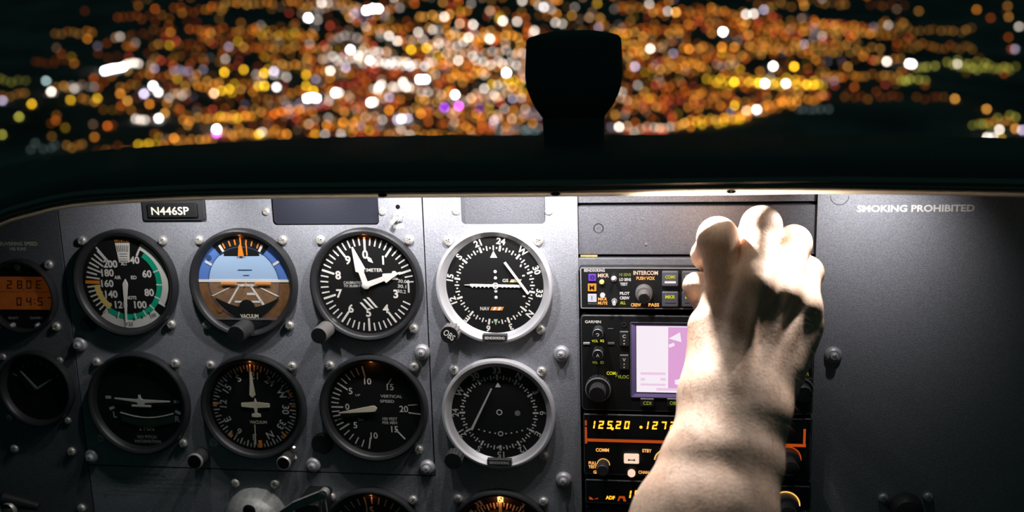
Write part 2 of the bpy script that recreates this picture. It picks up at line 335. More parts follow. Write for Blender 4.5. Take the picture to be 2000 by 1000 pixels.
ROWS = [(108,188,63,-.02,'a',.16),(230,320,32,.0,'d',.13),(340,440,20,-.03,'d',.16),(280,350,64,-.05,'d',.09),(370,430,60,-.04,'d',.3),(300,400,88,-.01,'d',.12),(400,500,60,.02,'d',.2),(440,520,92,-.02,'d',.22),
 (270,345,146,.02,'d',.3),(340,400,140,0,'l',.25),(358,480,232,-.03,'o',.6),(430,490,228,-.03,'y',.8),(270,330,282,-.03,'y',.6),(330,420,275,-.02,'o',.4),(430,560,262,-.03,'o',.45),(0,60,155,0,'g',.1),(20,60,186,0,'a',.12),(110,150,172,0,'a',.3),(140,190,170,0,'w',.16),(160,200,195,0,'a',.3),(70,160,120,0,'d',.05),(130,170,285,-.05,'a',.25),(60,110,285,0,'t',.1),(190,270,295,-.05,'d',.1),(235,275,168,0,'o',.25),(330,370,183,0,'w',.45),(380,420,165,0,'o',.5),
 (500,620,70,.02,'o',.3),(510,640,95,.0,'o',.28),(500,600,62,.05,'y',.3),(560,700,8,.02,'o',.35),(600,700,18,.0,'s',.3),(440,540,5,.0,'o',.3),(690,760,30,.0,'l',.25),(820,880,35,.02,'o',.6),(740,800,55,.05,'o',.45),(650,720,72,.02,'w',.35),(630,690,115,-.05,'w',.7),(700,760,100,.02,'w',1),(740,850,122,.0,'w',1),(760,830,128,0,'c',1),(700,740,122,0,'w',.9),(840,920,90,-.06,'w',.85),(830,940,105,.03,'s',.7),(880,1020,72,.0,'a',.8),(900,1030,100,.02,'w',.7),(850,1000,128,0,'o',.6),(930,1030,120,.05,'w',.8),(500,560,150,0,'w',.6),(540,600,128,0,'o',.5),(600,690,142,0,'o',.4),(700,860,145,0,'r',.35),(870,960,150,-.06,'o',.8),(960,1030,160,0,'y',.9),(930,1030,185,.02,'s',.7),(800,870,175,.02,'s',.7),(820,870,195,0,'o',.6),(730,800,170,.02,'w',.8),(520,620,225,-.08,'d',.5),(620,760,205,-.05,'r',.22),(640,720,250,0,'o',.35),(700,760,260,0,'r',.35),(760,860,262,0,'o',.5),(820,900,215,0,'o',.45),(900,960,225,0,'a',.3),(960,1030,225,.05,'o',.45),(960,1060,255,0,'t',.3),(560,660,180,0,'d',.3),(500,560,195,0,'d',.3),(560,640,205,0,'l',.2),(700,740,180,0,'d',.35),(660,720,165,0,'r',.3),(860,960,195,0,'s',.4),(1020,1060,222,0,'l',.3),
 (1210,1300,15,.02,'d',.25),(1230,1480,18,.04,'o',.32),(1290,1450,24,.02,'d',.35),(1215,1330,58,0,'d',.35),(1200,1260,62,.1,'o',.55),(1215,1300,88,0,'o',.4),(1210,1260,105,.0,'a',.6),(1290,1370,130,0,'o',.7),(1300,1360,118,0,'o',.4),(1370,1480,45,.05,'d',.3),(1480,1700,48,.03,'d',.28),(1500,1720,56,.02,'a',.20),(1560,1760,62,.02,'a',.18),(1620,1900,52,.03,'a',.13),(1480,1560,80,0,'o',.35),(1470,1560,95,.0,'a',.35),(1550,1660,88,.0,'a',.30),(1540,1640,100,.0,'a',.25),(1660,1720,98,0,'a',.25),(1760,1900,90,.03,'a',.10),(1380,1420,118,0,'d',.4),(1400,1450,125,0,'s',.35),(1700,1760,118,0,'a',.25),(1380,1600,155,.03,'y',.6),(1400,1610,162,.02,'y',.55),(1600,1690,152,-.02,'o',.25),(1690,1760,148,0,'a',.2),(1760,1810,155,.03,'g',.4),(1790,1830,130,0,'g',.25),(1850,1990,122,.08,'g',.25),(1860,1990,126,.08,'g',.2),(1215,1300,190,.02,'d',.35),(1230,1370,200,0,'r',.3),(1300,1440,185,0,'d',.25),(1330,1470,240,-.13,'o',.9),(1320,1460,246,-.13,'y',.6),(1210,1330,253,-.05,'s',.75),(1225,1300,258,0,'r',.4),(1470,1560,214,-.2,'o',.6),(1480,1560,220,-.2,'o',.3),(1540,1620,196,-.1,'o',.4),(1600,1625,190,-.1,'r',.5),(1650,1760,186,.01,'d',.1),(1790,1850,190,0,'d',.06),(1560,1620,212,0,'t',.1),(1900,1990,248,-.3,'g',.3),(1930,1990,240,-.1,'a',.25),(1600,1660,8,0,'a',.12),(1700,1780,10,0,'d',.06),(1480,1560,10,0,'a',.12),(1370,1480,200,0,'d',.2),(1240,1300,210,0,'d',.4)]
for (x0, x1, y, sl, k, s) in ROWS:
    row(x0, x1, y, sl, k, s, alt={'o': 'a', 'w': 's', 'd': 'o', 'y': 'o', 'a': 'o', 's': 'w'}.get(k))
def dens(x, y):
    c = math.exp(-((x-830)/330)**2)*(1 if y > 50 else .5)
    rr = math.exp(-((x-1400)/300)**2)*1.0*(1 if 30 < y < 230 else .3)
    l = math.exp(-((x-420)/200)**2)*.5*(1 if y > 70 else .25)
    return min(1, c+rr+l)
def dark(x, y):  # unlit hill at right
    return x > 1300 and y > 250-(x-1300)*.19 and x < 1650 and y > 185 or (x >= 1620 and y > 170 and x < 1890) or (x > 1840 and 145 < y < 235)
n = 0
while n < 2000:  # scattered dim lamps added to stand in for the orange haze
    x, y = rnd.uniform(0, 2000), rnd.uniform(-20, 270)
    if rnd.random() > dens(x, y) or dark(x, y): continue
    k = rnd.choices(['o', 'd', 's', 'w', 'y', 'a', 'r', 'l'], [9, 10, 5 if 500 < x < 1250 else 1, 4 if 500 < x < 1250 else 1, 2, 5, 4, 1])[0]
    Lt(x, y, k, rnd.choice([.05, .07, .1, .14, .2, .3, .5])*(.8 if 600 < x < 1100 else .45)); n += 1
E_R = 2.6   # lamp radius on screen (px) before defocus
lmats = {}
def lmat(k, s):
    q = round(math.log(max(s, .03))*3)/3
    if (k, q) not in lmats: lmats[(k, q)] = emat('city_lamp_'+{'w':'warm_white','c':'white','o':'orange','d':'deep_orange','y':'yellow','a':'amber','p':'purple','m':'magenta','l':'lavender','t':'teal','g':'green_yellow','r':'red','s':'peach'}[k], PAL[k], math.exp(q)*12.5)
    return lmats[(k, q)]
_ord = sorted(range(len(lights)), key=lambda i: -lights[i][3]); order = []; cells = {}
for i in _ord:   # no two lamps touch
    x, y = lights[i][:2]; cx, cy = int(x//8), int(y//8)
    if all((x-a)**2+(y-b)**2 > 5.7**2 for dx in (-1, 0, 1) for dy in (-1, 0, 1) for a, b in cells.get((cx+dx, cy+dy), ())):
        order.append(i); cells.setdefault((cx, cy), []).append((x, y))
KN = dict(w='warm white', c='brilliant white', o='orange', d='deep orange', y='yellow', a='amber', l='lavender', t='teal', g='yellow green', r='red', s='peach', p='purple', m='magenta')
named = {(423,252):'brilliant white city light low at left with a magenta rim, just over the glareshield', (423,260):'magenta city light directly under the brilliant white one at left', (868,210):'purple city light, left one of the purple pair left of the compass', (896,207):'bright magenta city light, right one of the purple pair left of the compass',
 (936,212):'faint dim purple city light just right of the purple pair', (1412,62):'large white city light alone high to the right of the compass', (602,35):'large white city light alone high left of centre'}
bmesh_cache = {}
for i in order[:300]:
    x, y, k, s = lights[i]; p = GP(x, y); D = float((p-CAM) @ _F); mt = lmat(k, s)
    if mt.name not in bmesh_cache:
        me = bpy.data.meshes.new('city_light'); me.from_pydata(ball.v, [], ball.f); me.materials.append(mt); bmesh_cache[mt.name] = me
    o = obj('city_light', bmesh_cache[mt.name]); o.location = tuple(p); r = E_R*D/F_PX; o.scale = (r, r, r)
    o['category'] = 'city light'
    if (x, y) in named: o['label'] = named[(x, y)]
    else:
        side = ['at the far left', 'left of centre', 'just left of the compass', 'just right of the compass', 'at the right', 'at the far right'][0 if x < 330 else 1 if x < 680 else 2 if x < 1100 else 3 if x < 1400 else 4 if x < 1700 else 5]
        hi_ = 'high' if y < 90 else 'midway up' if y < 180 else 'low over the glareshield'
        br_ = 'glaring' if s > 1.8 else 'bright' if s > .8 else 'soft'
        o['label'] = f'{br_} round {KN[k]} city light {side}, {hi_}'
        o['group'] = f'{br_} {KN[k]} city lights {side}, {hi_}'
mb = MB(); ml = []
for i in order[300:]:
    x, y, k, s = lights[i]; p = GP(x, y); r = E_R*float((p-CAM) @ _F)/F_PX; mt = lmat(k, s)
    if mt not in ml: ml.append(mt)
    mb.cur = ml.index(mt); mb.add([tuple(p[j]+v[j]*r for j in range(3)) for v in ball.v], ball.f)
o = mb.build('city_lights_and_haze', ml, kind='stuff'); o['label'] = 'dimmer blurred orange and amber lights and haze of the night city'; o['category'] = 'city lights'

# ================================================================== GLARESHIELD
def interp(tab, x):
    if x <= tab[0][0]:
        a, b = tab[0], tab[1]
    elif x >= tab[-1][0]: a, b = tab[-2], tab[-1]
    else:
        for a, b in zip(tab, tab[1:]):
            if a[0] <= x <= b[0]: break
    return a[1]+(b[1]-a[1])*(x-a[0])/(b[0]-a[0])
def cr(tab, x):  # Catmull-Rom
    n = len(tab); i = 0
    while i < n-2 and x > tab[i+1][0]: i += 1
    x0, x1 = tab[i][0], tab[i+1][0]; t = max(0, min(1, (x-x0)/(x1-x0)))
    y = lambda j: tab[max(0, min(n-1, j))][1]; xx = lambda j: tab[max(0, min(n-1, j))][0]
    m0 = (y(i+1)-y(i-1))/max(1, xx(i+1)-xx(i-1))*(x1-x0); m1 = (y(i+2)-y(i))/max(1, xx(i+2)-xx(i))*(x1-x0)
    return (2*t**3-3*t*t+1)*y(i)+(t**3-2*t*t+t)*m0+(-2*t**3+3*t*t)*y(i+1)+(t**3-t*t)*m1
LIP = [(-420,640),(-200,540),(-80,480),(0,440),(60,422),(130,406),(240,397),(400,390),(700,386.5),(1100,383.5),(1400,380),(1600,378),(1800,380.5),(2000,384),(2200,392),(2420,410)]
TOP = [(-420,470),(-200,400),(-80,350),(0,325),(100,306),(200,293),(300,285),(420,278.5),(600,268.5),(760,265),(1060,263),(1500,262),(1800,266),(2000,271),(2200,280),(2420,300)]
LIPH = .086
cols = list(range(-420, 2421, 40))
def lipz(x): return PW(x, cr(LIP, x), LIPH)
rings_u, rings_b, rings_r, rings_t = [], [], [], []; UT = []
for x in cols:
    p = lipz(x); X, Z = p[0], p[2]; UT.append((X, Z+.0166)); q = lambda h, dz: (X, -h, Z+dz)
    e = PW(x, cr(TOP, x), -.25+.00000004*(x-1000)**2)
    XT = lambda t: X+(e[0]-X)*t
    rings_u.append([q(.0004, .017), q(.030, .0172), q(.066, .017), q(.0795, .0125), q(.0822, .0050), q(.0838, .0020), q(.0848, .0017)])
    # bead: small roll at the lip edge
    rings_b.append([q(.0846, .0017), q(.0853, .0013), q(.0856, .0006), q(.0853, -.0001), q(.0846, -.0004), q(.0836, -.0004)])
    rings_r.append([q(.0846, .0017), q(.0856, .0031), q(.0858, .0036), q(.0846, .0040), q(.0846, .0050), q(.0862, .0069), q(.0862, .0075), q(.0852, .0085), q(.0848, .0096)])
    tp = [q(0.0848, .0096), q(0.0844, .0120), q(0.0820, .0160), q(0.0765, .0188), q(0.0660, .0200)]
    zt = Z+.0200
    for t in (.2, .4, .6, .8, 1.0):
        tp.append((XT(t), -.066+(e[1]+.066)*t, zt+(e[2]-zt)*t+.002*math.sin(PI*t)))
    tp.append((e[0], e[1]+.004, e[2]-.02))
    rings_t.append(tp)
gs = bpy.data.objects.new('glareshield', None); COL.objects.link(gs)
gs['label'] = 'black padded glareshield over the instrument panel with a pale edge strip'; gs['category'] = 'glareshield'
MB().loft(rings_u, False).build('underside', 'vinyl', gs, True)
MB().loft(rings_b, False).build('edge_bead', 'bead', gs, True, label='tan shiny edge bead')
MB().loft(rings_r, False).build('ridged_trim', 'ridge', gs, True)
MB().loft(rings_t, False).build('top_pad', 'vinyl', gs, True)
for px in (747, 1085, 1428):
    p = PW(px, cr(LIP, px)-5, LIPH+.001); mb = MB(); mb.lathe([(.0001, .0010), (.0016, .0009), (.0022, .0003), (.0023, 0)], seg=16, ax=(0, -1, 0)); o = mb.build('rivet', 'void', gs, True); o.location = tuple(p); o.scale = (1.3, 1, .55)
for (px, h, pw, aim, cone) in LAMPS:
    z = lipz(px)[2]; X = PW(px, 370, h)[0]
    ld = bpy.data.lights.new('flood_and_fill_light', 'SPOT'); ld.energy = pw; ld.spot_size = math.radians(cone); ld.spot_blend = 1.0; ld.shadow_soft_size = .0035; ld.color = (1, .955, .93)
    lo = bpy.data.objects.new('flood_and_fill_light', ld); COL.objects.link(lo); lo.parent = gs; lo.location = (X, -h, z+.0095); lo.rotation_euler = Vector(PW(*aim)-np.array([X, -h, z+.0095])).to_track_quat('-Z', 'Y').to_euler()
    mb = MB(); mb.lathe([(.0001, .0050), (.0062, .0045), (.0066, 0), (.0076, 0), (.0076, .0050)], seg=20); o = mb.build('flood_and_fill_socket', 'black', gs, True); o.location = (X, -h, z+.0118)  # sockets are drawn for the added fills too

# compass on the glareshield
cp = bpy.data.objects.new('magnetic_compass', None); COL.objects.link(cp)
cp['label'] = 'black rounded magnetic compass standing in silhouette on the glareshield'; cp['category'] = 'compass'
H0 = -.085
def sil(rows, h, dep, name, rad=.35):
    rings = []
    for (y, xl, xr, dd) in rows:
        a = PW(xl, y, h); b = PW(xr, y, h); cx, cz, hw = (a[0]+b[0])/2, (a[2]+b[2])/2, (b[0]-a[0])/2
        rg = []
        for k in range(32):
            t = 2*PI*k/32; c, s = math.cos(t), math.sin(t)
            rg.append((cx+hw*math.copysign(abs(c)**.45, c), -h+dep*dd*math.copysign(abs(s)**.5, s), cz))
        rings.append(rg)
    return MB().loft(rings, True, True).build(name, 'vinyl', cp, True)
sil([(60,1095,1155,.55),(62,1075,1170,.7),(66,1055,1192,.85),(71,1038,1208,.95),(77,1032,1213,1),(100,1031,1214,1),(135,1029.5,1216,1),(150,1030,1216,1),(170,1033,1213,.98),(188,1039,1207,.92),(205,1047,1198,.85),(220,1057,1187,.75),(228,1063,1181,.7)], H0, .034, 'housing')
sil([(222,1062,1180,.7),(240,1063,1180,.7),(262,1064,1179,.72),(285,1062,1182,.8)], H0, .034, 'mounting_neck')
sil([(283,1052,1192,.9),(296,1050,1194,.95)], H0, .036, 'mounting_foot')

# windshield
rings = []
for x in cols[::3]:
    e = PW(x, cr(TOP, x)+6, -.252); rings.append([tuple(e), (e[0], e[1]-.12, e[2]+.16), (e[0]*.98, e[1]-.32, e[2]+.34), (e[0]*.95, e[1]-.6, e[2]+.46)])
MB().loft(rings, False).build('window_1', 'screen_glass', kind='structure', smooth=True)

# ================================================================== INSTRUMENT PANEL
P0 = thing('instrument_panel', 'grey painted aircraft instrument panel holding dials and radios', 'instrument panel', 1000, 560)
def lx(px, py, h=0): return L(P0, px, py, h)[0]
def ly(px, py, h=0): return L(P0, px, py, h)[1]
SA, SB, SC, SD = lx(128, 540), lx(836, 640), lx(1131, 620), lx(1597, 400)
XL, XR = lx(-330, 560), lx(2330, 560)
YT = ly(1000, 336); YB = ly(700, 925); YD = ly(1000, 1230); G_ = .0005
UL = [(X-P0.location[0], Z-P0.location[2]) for X, Z in UT]
def ut(x): return interp(UL, x)
def tope(x0, x1): return [(x0, ut(x0))]+[p for p in UL if x0 < p[0] < x1]+[(x1, ut(x1))]
def sheet(name, outer, holes, th=.002, mt='panel', z=-.002, bev=.0002):
    cu = bpy.data.curves.new(name, 'CURVE'); cu.dimensions = '2D'; cu.fill_mode = 'BOTH'; cu.extrude = th/2-bev; cu.bevel_depth = bev; cu.offset = -bev
    for pts in [outer]+holes:
        s = cu.splines.new('POLY'); s.points.add(len(pts)-1); s.use_cyclic_u = True
        for i, p in enumerate(pts): s.points[i].co = (p[0], p[1], 0, 1)
    o = bpy.data.objects.new(name, cu); me = bpy.data.meshes.new_from_object(o); bpy.data.objects.remove(o)
    me.materials.clear(); me.materials.append(M[mt]); r = obj(name, me, P0); r.location = (0, 0, z+th/2); return r
def rr(x0, y0, x1, y1, rad, n=5):
    pts = []
    for cx, cy, a0 in ((x1-rad, y1-rad, 0), (x0+rad, y1-rad, 90), (x0+rad, y0+rad, 180), (x1-rad, y0+rad, 270)):
        for k in range(n+1):
            a = math.radians(a0+90*k/n); pts.append((cx+rad*math.cos(a), cy+rad*math.sin(a)))
    return pts
s1 = (lx(531, 430), ly(635, 440), lx(740, 430), ly(635, 372)); s2 = (lx(901, 430), ly(983, 438), lx(1065, 430), ly(983, 368))
cu_off = G_
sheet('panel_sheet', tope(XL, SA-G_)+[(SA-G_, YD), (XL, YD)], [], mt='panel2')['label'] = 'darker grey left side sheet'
sheet('panel_sheet', tope(SA+G_, SB-G_)+[(SB-G_, YB+G_), (SA+G_, YB+G_)], [rr(*s1, .003)])
sheet('panel_sheet', tope(SB+G_, SC)+[(SC, YD), (SA+G_, YD), (SA+G_, YB-G_), (SB+G_, YB-G_)], [rr(*s2, .003)])
sheet('panel_sheet', tope(SD, XR)+[(XR, YD), (SD, YD)], [])
MB().prism(tope(XL, XR)+[(XR, YD), (XL, YD)], -.012, -.0105).build('backing_plate', 'void', P0)
MB().rrect(s1[0]+.0006, s1[1]+.0006, s1[2]-.0006, s1[3]+.001, -.0104, -.0026, .003).build('annunciator_window', 'annun', P0, label='dark glossy annunciator window')
MB().rrect(s2[0]-.001, s2[1]-.001, s2[2]+.001, s2[3]+.001, -.0104, -.0035, .003).build('blanking_plate', 'plate', P0, label='dull grey recessed blanking plate')
# radio bay liner
MB().prism(tope(SC+.0003, SD-.0003)+[(SD-.0003, YD), (SC+.0003, YD)], -.0104, -.0085).build('bay_backing', 'void', P0)
bx = RC(P0, 1127, 402, 1597, 498, -.002)
MB().box(bx[0]+.0003, bx[1], -.0085, bx[2]-.0003, bx[3], -.003, .0008).build('cover_plate', 'plate', P0, label='dark grey blank cover plate above the radios')
mb = MB(); x, y = lx(1255, 428, -.003), ly(1255, 428, -.003); mb.lathe([(.0012, 0), (.0008, .0003), (.0001, .0004)], x, y, -.003, 16); x, y = lx(1262, 478, -.003), ly(1262, 478, -.003); mb.lathe([(.0014, 0), (.0008, .0004), (.0001, .0005)], x, y, -.003, 16); mb.build('dimple', 'plate', P0, True)
MB().box(lx(1126, 380)+.0004, ly(1360, 396), -.0085, lx(1597, 380), ut(.1), -.004).build('bay_rail', 'plate', P0)
MB().box(*[v for v in (lx(1133, 501), ly(1150, 503.5), -.008, lx(1166, 501), ly(1150, 499.5), -.004)]).build('wire_tag', 'yellow', P0, label='small pale orange tag in the gap')
bx = RC(P0, 1128.5, 505, 1597, 522, 0)
MB().box(bx[0]+.0003, bx[1]-.003, -.0085, bx[2]-.0003, bx[3], -.0005, .0006).build('rack_trim', 'rack', P0)
# counter-sunk screw of the cover plate
mb = MB(); x, y = lx(1169, 446, -.003), ly(1169, 446, -.003); mb.lathe([(.0035, .0002), (.0030, .00005), (.0024, -.0001)], x, y, -.003, 28); mb.build('countersink', 'black', P0, True)
o = put(SCREW_D, 'cover_screw', P0, x, y, -.0042, .5); o.scale = (1, 1, .8)
for (px, py) in [(157,672),(825,687),(1097,690),(613,907),(835,912),(1101,936),(181,890),(1627,693)]:
    put_px(BIG, 'washer_screw', P0, px, py)
for (px, py) in [(520,413),(747,413),(891,412),(1072,412)]: put_px(SCREW_S, 'panel_screw', P0, px, py)
for (px, py) in [(1725,972),(1812,970),(160,992),(30,875),(141,881),(1568,1000)]: put_px(SCREW, 'panel_screw', P0, px, py)
MB().disc(.0016, .0001, lx(777, 404), ly(777, 404), 16).build('small_hole', 'void', P0)
MB().box(*[v for r in [RC(P0, 797, 419, 820, 428)] for v in (r[0], r[1], 0, r[2], r[3], .0002)]).build('worn_tape_label', 'white', P0)
MB().box(*[v for r in [RC(P0, 768, 439, 789, 446)] for v in (r[0], r[1], 0, r[2], r[3], .0002)]).build('worn_tape_label', 'white', P0)
TP(P0, 'SMOKING PROHIBITED', 1788, 407, .0001, 13.5, 'white', 212, bold=.03)
TP(P0, 'MANEUVERING SPEED', 26, 476, .0001, 8, 'off', 112, bold=.01); TP(P0, '105 KIAS', 35, 486, .0001, 7, 'off', 38, bold=.01)
TP(P0, 'WARNING', 299, 927, .0001, 8, 'worn', 58, bold=.02)
for i, (s, a, b) in enumerate([('ASSURE THAT SEAT IS LOCKED IN POSITION PRIOR', 192, 392), ('TO TAXI, TAKE-OFF, AND LANDING. FAILURE', 196, 415), ('TO PROPERLY LATCH SEAT AND HEED ALL', 204, 384), ('SAFETY INSTRUCTIONS CAN RESULT IN BODILY', 196, 402), ('INJURY OR DEATH.', 192, 262)]):
    TP(P0, s, (a+b)/2, 936+i*8+((a+b)/2-290)*.02, .0001, 6, 'worn', b-a, bold=.005)
# arched access mark near the lip at right
mb = MB(); x, y = L(P0, 1640, 383); mb.arc(.0056, .0060, 90, 270, .0001, x, y, 20); mb.build('scribed_arc', 'black', P0)

rp = thing('registration_plate', 'black plate lettered N446SP under the glareshield at left', 'name plate', 337, 418)
bx = RC(rp, 277, 372, 398, 431, .003); MB().rrect(bx[0], bx[1], bx[2], bx[3], 0, .003, .002, .0006).build('backing', 'satin', rp)
bx = RC(rp, 287, 398, 383, 425, .006); MB().rrect(bx[0], bx[1], bx[2], bx[3], .003, .0055, .001, .0004).build('insert', 'black', rp)
TP(rp, 'N446SP', 332, 412, .0057, 17, 'off', 83, bold=.012)

ts = thing('toggle_switch', 'small silver toggle switch pointing down left beside worn labels above the altimeter', 'switch', 778, 424)
MB().prism([(.0038*math.cos(PI/3*k+.3), .0038*math.sin(PI/3*k+.3)) for k in range(6)], 0, .0016).build('hex_nut', 'screw', ts)
MB().lathe([(.0030, .0016), (.0026, .0026), (.0016, .0026), (.0014, .0014)], seg=20).build('collar', 'washer', ts, True)
MB().tubep([(0, 0, .0015), (-.0014, -.0012, .005), (-.0030, -.0026, .0082)], [.0010, .0013, .0017]).build('lever', 'white', ts, True)

# ================================================================== DIALS
R0 = .0405; BZ = .0065; FZ = .0010
def dial(name, label, cx, cy, R=R0, bez='satin', screws=(45, -45, 135, -135), inner=.86, mount=1.105, glass=True, lamp=None, ind=False):
    r = thing(name, label, 'gauge', cx, cy, BZ); r.location = (r.location[0], 0, r.location[2])
    if bez == 'alu':
        prof = [(R, 0), (R, .0052), (R*.99, .0062), (R*.965, BZ), (R*.945, BZ), (R*.935, .0058), (R*.93, .0050), (R*inner, FZ)]
    else:
        prof = [(R, 0), (R, .0045), (R*.985, .0060), (R*.955, BZ), (R*.915, .0060), (R*.89, .0050), (R*inner, FZ)]
    MB().lathe(prof, seg=96).build('bezel', bez, r, True)
    MB().disc(R*(inner+.02), FZ, seg=72).build('dial_face', 'face', r)
    for a in screws:
        t = math.radians(a); put(SCREW, 'mounting_screw', r, R*mount*math.sin(t), R*mount*math.cos(t), 0, rnd.uniform(0, 1.5))
    if glass:
        MB().disc(R*.885, .0050, seg=48, th=.0002).build('cover_glass', 'glass', r)
    if lamp:
        ld = bpy.data.lights.new('dial_lamp', 'POINT'); ld.energy = lamp; ld.color = (1, .28, .06); ld.shadow_soft_size = .001
        lo = bpy.data.objects.new('dial_lamp', ld); COL.objects.link(lo); lo.parent = r; lo.location = (0, R*.845, .0036)
    r['R'] = R
    return r
def pol(R, rf, ang): a = math.radians(ang); return R*rf*math.sin(a), R*rf*math.cos(a)
Z1, Z2, Z3 = FZ+.0003, FZ+.0010, FZ+.0022
def num(r, s, rf, ang, hf, mt='white', rad=False, bold=.02, wid=None, R=R0, name='numeral'):
    x, y = pol(R, rf, ang); rot = ang if rad is True else (rad or 0)
    return T(r, s, x, y, Z1, hf*R, mt, rot=rot, bold=bold, name=name, wid=wid*R if wid else None)
def lett(r, s, x, y, hf, wf=None, mt='white', R=R0, rot=0, bold=.015, z=None): return T(r, s, x*R, y*R, z or Z1, hf*R, mt, rot=rot, wid=wf*R if wf else None, bold=bold)
def needle(r, pts, mt, z=Z3, name='pointer', th=.0006, R=R0):
    return MB().prism([(p[0]*R, p[1]*R) for p in pts], z-th, z).build(name, mt, r)
def rotp(pts, ang):
    a = -math.radians(ang); return [(x*math.cos(a)-y*math.sin(a), x*math.sin(a)+y*math.cos(a)) for x, y in pts]
def hub(r, rf, mt, z=Z3, R=R0): return MB().lathe([(R*rf, z-.0015), (R*rf, z), (R*rf*.7, z+.0005), (.00002, z+.0005)], seg=24).build('hub', mt, r, True)
def knob(r, x, y, rad, length, mt='knobm', z0=0, name='knob', flutes=0, base=None, cap='black', amp=.06, seg=None):
    mb = MB(); mb.lathe([(rad*1.02, z0), (rad, z0+length*.9), (rad*.93, z0+length)], x, y, 0, seg or (flutes*6 if flutes else 36), flutes, amp); k = mb.build(name, mt, r, not flutes or True)
    mb = MB(); mb.lathe([(rad*.94, z0+length-.0002), (rad*.90, z0+length+.0001), (.00002, z0+length+.0001)], x, y, 0, 32); mb.build('knob_face', cap, k, True)
    if base:
        mb = MB(); mb.lathe([(base, z0), (base, z0+.002), (base*.9, z0+.003), (.0001, z0+.003)], x, y, 0, 32); mb.build('knob_base', 'satin', k, True)
    return k

# ---- airspeed
r = dial('airspeed_indicator', 'airspeed gauge with green, yellow and white arcs, leftmost of the upper row of large dials', 239.7, 555.5, screws=(45, -45, 135), lamp=None)
R = R0; mb = MB()
mb.arc(R*.69, R*.81, 26, 122, Z1); mb.tick(R*.56, R*.70, 27, R*.035, Z1); mb.tick(R*.66, R*.83, 122, R*.03, Z1+.0001); mb.build('white_arc', 'white', r)
mb = MB(); mb.arc(R*.67, R*.85, 136, 222, Z1); mb.build('true_airspeed_window', 'white', r)
mb = MB(); mb.arc(R*.59, R*.69, 36, 218, Z1+.0002); mb.build('green_arc', 'green', r)
mb = MB(); mb.arc(R*.53, R*.64, 218, 266, Z1+.0001); mb.build('yellow_arc', 'yellow', r)
mb = MB(); mb.tick(R*.52, R*.80, 271, R*.06, Z1+.0002); mb.build('red_line', 'orange', r)
mb = MB()
for a in (70, 93, 116, 135, 152, 170, 186, 200): mb.tick(R*.58, R*.70, a, R*.022, Z1+.0003)
for i, a in enumerate(range(222, 326, 7)): mb.tick(R*(.58 if i % 2 else .52), R*.78, a, R*.028, Z1)
mb.tick(R*.50, R*.84, 322, R*.03, Z1)
mb.build('tick_marks', 'white', r)
mb = MB()
for a in range(146, 216, 14): mb.tick(R*.66, R*.71, a, R*.02, Z1+.0003)
for a in (76, 92, 105): mb.tick(R*.80, R*.83, a, R*.02, Z1)
mb.build('window_ticks', 'black', r)
for s, a, rf in (('40', 26, .47), ('60', 68, .45), ('80', 113, .46), ('100', 151, .47), ('120', 200, .44), ('140', 236, .385), ('160', 268, .375), ('180', 298, .395), ('200', 322, .445)):
    num(r, s, rf, a, .14, bold=.03)
T(r, '100', *pol(R, .76, 143), Z1+.0003, R*.07, 'worn', rot=-20); T(r, '120', *pol(R, .77, 181), Z1+.0003, R*.07, 'worn', rot=5)
lett(r, 'AIR', -.16, .10, .065, .13, bold=.03); lett(r, 'ED', .155, .10, .065, .11, bold=.03); lett(r, 'KNOTS', .04, -.28, .065, .25, bold=.03)
mb = MB(); mb.prism([(-.14*R, .74*R), (.14*R, .74*R), (.10*R, .38*R), (-.10*R, .38*R)], FZ, Z1-.0001); mb.build('pressure_window', 'white', r)
mb = MB()
for k in range(7): mb.tick(R*.58, R*.70, -9+3*k, R*.010, Z1+.0001)
for k in range(4): mb.box(-.08*R, (.40+.045*k)*R, Z1, .08*R, (.408+.045*k)*R, Z1+.0001)
mb.build('window_scale', 'black', r)
lett(r, '10 | 0 | 20', 0, .77, .06, .28, 'orange'); lett(r, 'PRESS\nALT', 0, .40, .15, .17, bold=.03, z=Z1+.0002)
needle(r, rotp([(-.035, .02), (0, .08), (.035, .02), (.05, -.02), (.02, -.35), (.012, -.74), (-.012, -.74), (-.03, -.35), (-.05, -.02)], 5), 'white')
x, y = L(r, 171, 634, .003); k = knob(r, x, y, .0058, .0040, 'black', name='adjusting_knob')

# ---- attitude
r = dial('attitude_indicator', 'artificial horizon gauge with blue sky and brown ground, second dial of the upper row', 471, 556, screws=(45, -45, 135, -135), lamp=.0004, inner=.85)
R = R0
def half(mb, rad, y0, up, z, n=40):
    t = math.asin(max(-1, min(1, y0/rad)))
    P = [(rad*math.cos(t+(PI-2*t)*k/n), rad*math.sin(t+(PI-2*t)*k/n)) for k in range(n+1)] if up else [(rad*math.cos(t-(PI+2*t)*k/n), rad*math.sin(t-(PI+2*t)*k/n)) for k in range(n+1)]
    mb.prism(P, z-.0002, z)
mb = MB(); half(mb, .855*R, .03*R, True, FZ+.0003); mb.build('sky_ring', 'sky', r)
mb = MB(); half(mb, .855*R, .03*R, False, FZ+.0003); mb.build('ground_ring', 'earth', r)
mb = MB(); half(mb, .66*R, .03*R, True, FZ+.0005); mb.build('sky_card', 'sky2', r)
mb = MB(); half(mb, .66*R, .03*R, False, FZ+.0005); mb.build('ground_card', 'earth2', r)
mb = MB(); mb.arc(.655*R, .668*R, 0, 360, FZ+.0007, n=72); mb.build('card_edge', 'blue', r)
mb = MB(); mb.box(-.85*R, .02*R, FZ+.0005, .85*R, .065*R, FZ+.0008)
